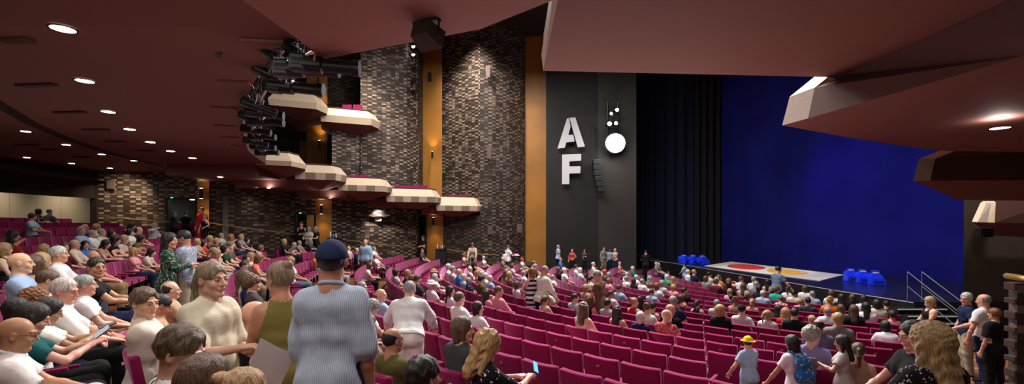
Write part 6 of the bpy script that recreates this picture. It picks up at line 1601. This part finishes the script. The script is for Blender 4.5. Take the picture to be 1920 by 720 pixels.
# ------------------------------------------------------------------ lights, camera
def area(name, loc, target, size, power, col, sy=None):
    l = bpy.data.lights.new(name, 'AREA'); l.energy = power; l.color = col; l.size = size
    if sy: l.shape = 'RECTANGLE'; l.size_y = sy
    o = link(name, l); o.location = loc; d = Vector(target)-Vector(loc); o.rotation_euler = d.to_track_quat('-Z', 'Y').to_euler(); return o
def spot(name, loc, target, power, col, ang, blend=.6, r=.2):
    l = bpy.data.lights.new(name, 'SPOT'); l.energy = power; l.color = col; l.spot_size = R_(ang); l.spot_blend = blend; l.shadow_soft_size = r
    o = link(name, l); o.location = loc; d = Vector(target)-Vector(loc); o.rotation_euler = d.to_track_quat('-Z', 'Y').to_euler(); return o
area('house_light', (-.5, 20, 14.8), (-.5, 19, 0), 9, 2800, (1, .95, .90), 7)
area('house_light', (4.5, 13.5, 13.8), (4.2, 10.5, 0), 5, 2300, (1, .94, .92), 4)
spot('house_spot', (1.2, 16.0, 13.5), (-1.0, 7.0, 2), 8500, (1, .95, .95), 40, .7, .4)
spot('house_spot', (-2, 22, 14.5), (0, 20, 1), 6500, (1, .97, .95), 50, .8, .4)
spot('house_spot', (3, 17, 12.5), (3.5, 7.0, 1), 7000, (1, .95, .95), 40, .8, .4)
# raking washes on the brick towers
spot('tower_wash', (-2.9, 26.6, 16.2), (-1.8, 30.3, 8.), 5200, (1, .92, .82), 75, .9, .3)
spot('tower_wash', (.9, 26.5, 16.2), (.3, 30., 8.), 900, (1, .90, .80), 75, .9, .3)
spot('tower_wash', (-8.6, 23.6, 14.), (-8.3, 27, 7.5), 3200, (1, .90, .78), 62, .9, .3)
spot('wall_warm', (-6, 20., 9.), (-6, 28, 3.5), 300, (1, .82, .66), 100, .9, .6)
spot('gold_wash', (.9, 29.2, 14.), (1.5, 31.2, 5), 330, (1, .75, .45), 70, .9, .2)
spot('plate_spot', tuple(at(709, 392, 26.3)), tuple(at(709, 425, 27.2)), 260, (1, .95, .9), 95, .9, .05)
spot('brick_spot', tuple(at(225, 318, 20.9)), tuple(at(230, 400, 22.3)), 420, (1, .80, .58), 100, .9, .1)
spot('brick_spot', tuple(at(480, 352, 21.8)), tuple(at(480, 440, 23.5)), 70, (1, .8, .6), 90, .9, .1)
for y_ in (12.5, 16, 19.5, 23): spot('lounge_light', (-20.2-.12*(y_-16), y_, 5.5), (-21.9-.12*(y_-16), y_, 3.6), 300, (1, .86, .62), 120, 1., .1)
# blue wash on the backcloth
spot('blue_wash', (11., 23, 11), (17.2, 23, 4.5), 1500, (.05, .07, 1), 60, 1., .5)
spot('blue_wash', (12.5, 17, 10), (18.4, 18.5, 5.), 700, (.05, .07, 1), 60, 1., .5)
spot('stage_blue', (14, 22, 12), (13.5, 22, 1), 350, (.25, .32, 1), 60, .8, .4)
spot('cloth_light', (9., 20, 12.5), (13.6, 24.4, 1.1), 2600, (1, .96, .95), 24, .5, .3)
spot('wall_wash', (6, 26., 12.6), (5.5, 30.6, 6.), 90, (1, .92, .85), 80, .9, .4)
spot('right_aisle', (6.8, 10.0, 11.), (9.6, 9.4, 0), 1500, (1, .90, .82), 45, .8, .3)
spot('right_wall_wash', (13, 11.5, 8.0), (14.9, 14.2, 3.6), 900, (1, .90, .80), 70, .9, .3)
spot('rig_glint', (-.5, 11, 7.5), (-4., 8.5, 6.), 700, (1, .97, .95), 50, .8, .2)
# soft bounce from the seats towards the soffits, light under the near balcony
area('bounce', (1.5, 10, 3.6), (1.2, 4, 7), 7, 190, (1, .80, .74), 6)
area('left_bounce', (-9, 10, 2.6), (-8, 9, 7), 9, 55, (1, .82, .72), 9)
area('near_fill', (-1.2, 2.2, 5.8), (-1.3, 4.6, 2.), 2.6, 120, (1, .90, .84))
area('left_fill', (-5., 4.5, 5.8), (-5., 5.5, 1.), 4., 130, (1, .86, .76))
area('right_fill', (4., 3.0, 5.8), (4.2, 5.0, 1.), 3., 35, (1, .92, .88))
w = bpy.data.worlds.new('hall_air'); scene.world = w; w.use_nodes = True
w.node_tree.nodes['Background'].inputs[0].default_value = (1, .80, .70, 1); w.node_tree.nodes['Background'].inputs[1].default_value = .10
cam = bpy.data.cameras.new('camera'); co = link('camera', cam); co.location = (0, 0, ZC); co.rotation_euler = (PI/2, 0, 0)
cam.sensor_fit = 'HORIZONTAL'; cam.sensor_width = 36.; cam.lens = 36.*F/1920; cam.shift_x = 0.; cam.shift_y = (HV-360)/1920.
cam.clip_start = .05; cam.clip_end = 200; scene.camera = co
scene.view_settings.view_transform = 'Standard'; scene.view_settings.look = 'None'; scene.view_settings.exposure = 0.
cy = scene.cycles; cy.max_bounces = 5; cy.diffuse_bounces = 3; cy.glossy_bounces = 2; cy.transmission_bounces = 2; cy.sample_clamp_indirect = 4.; cy.use_denoising = True
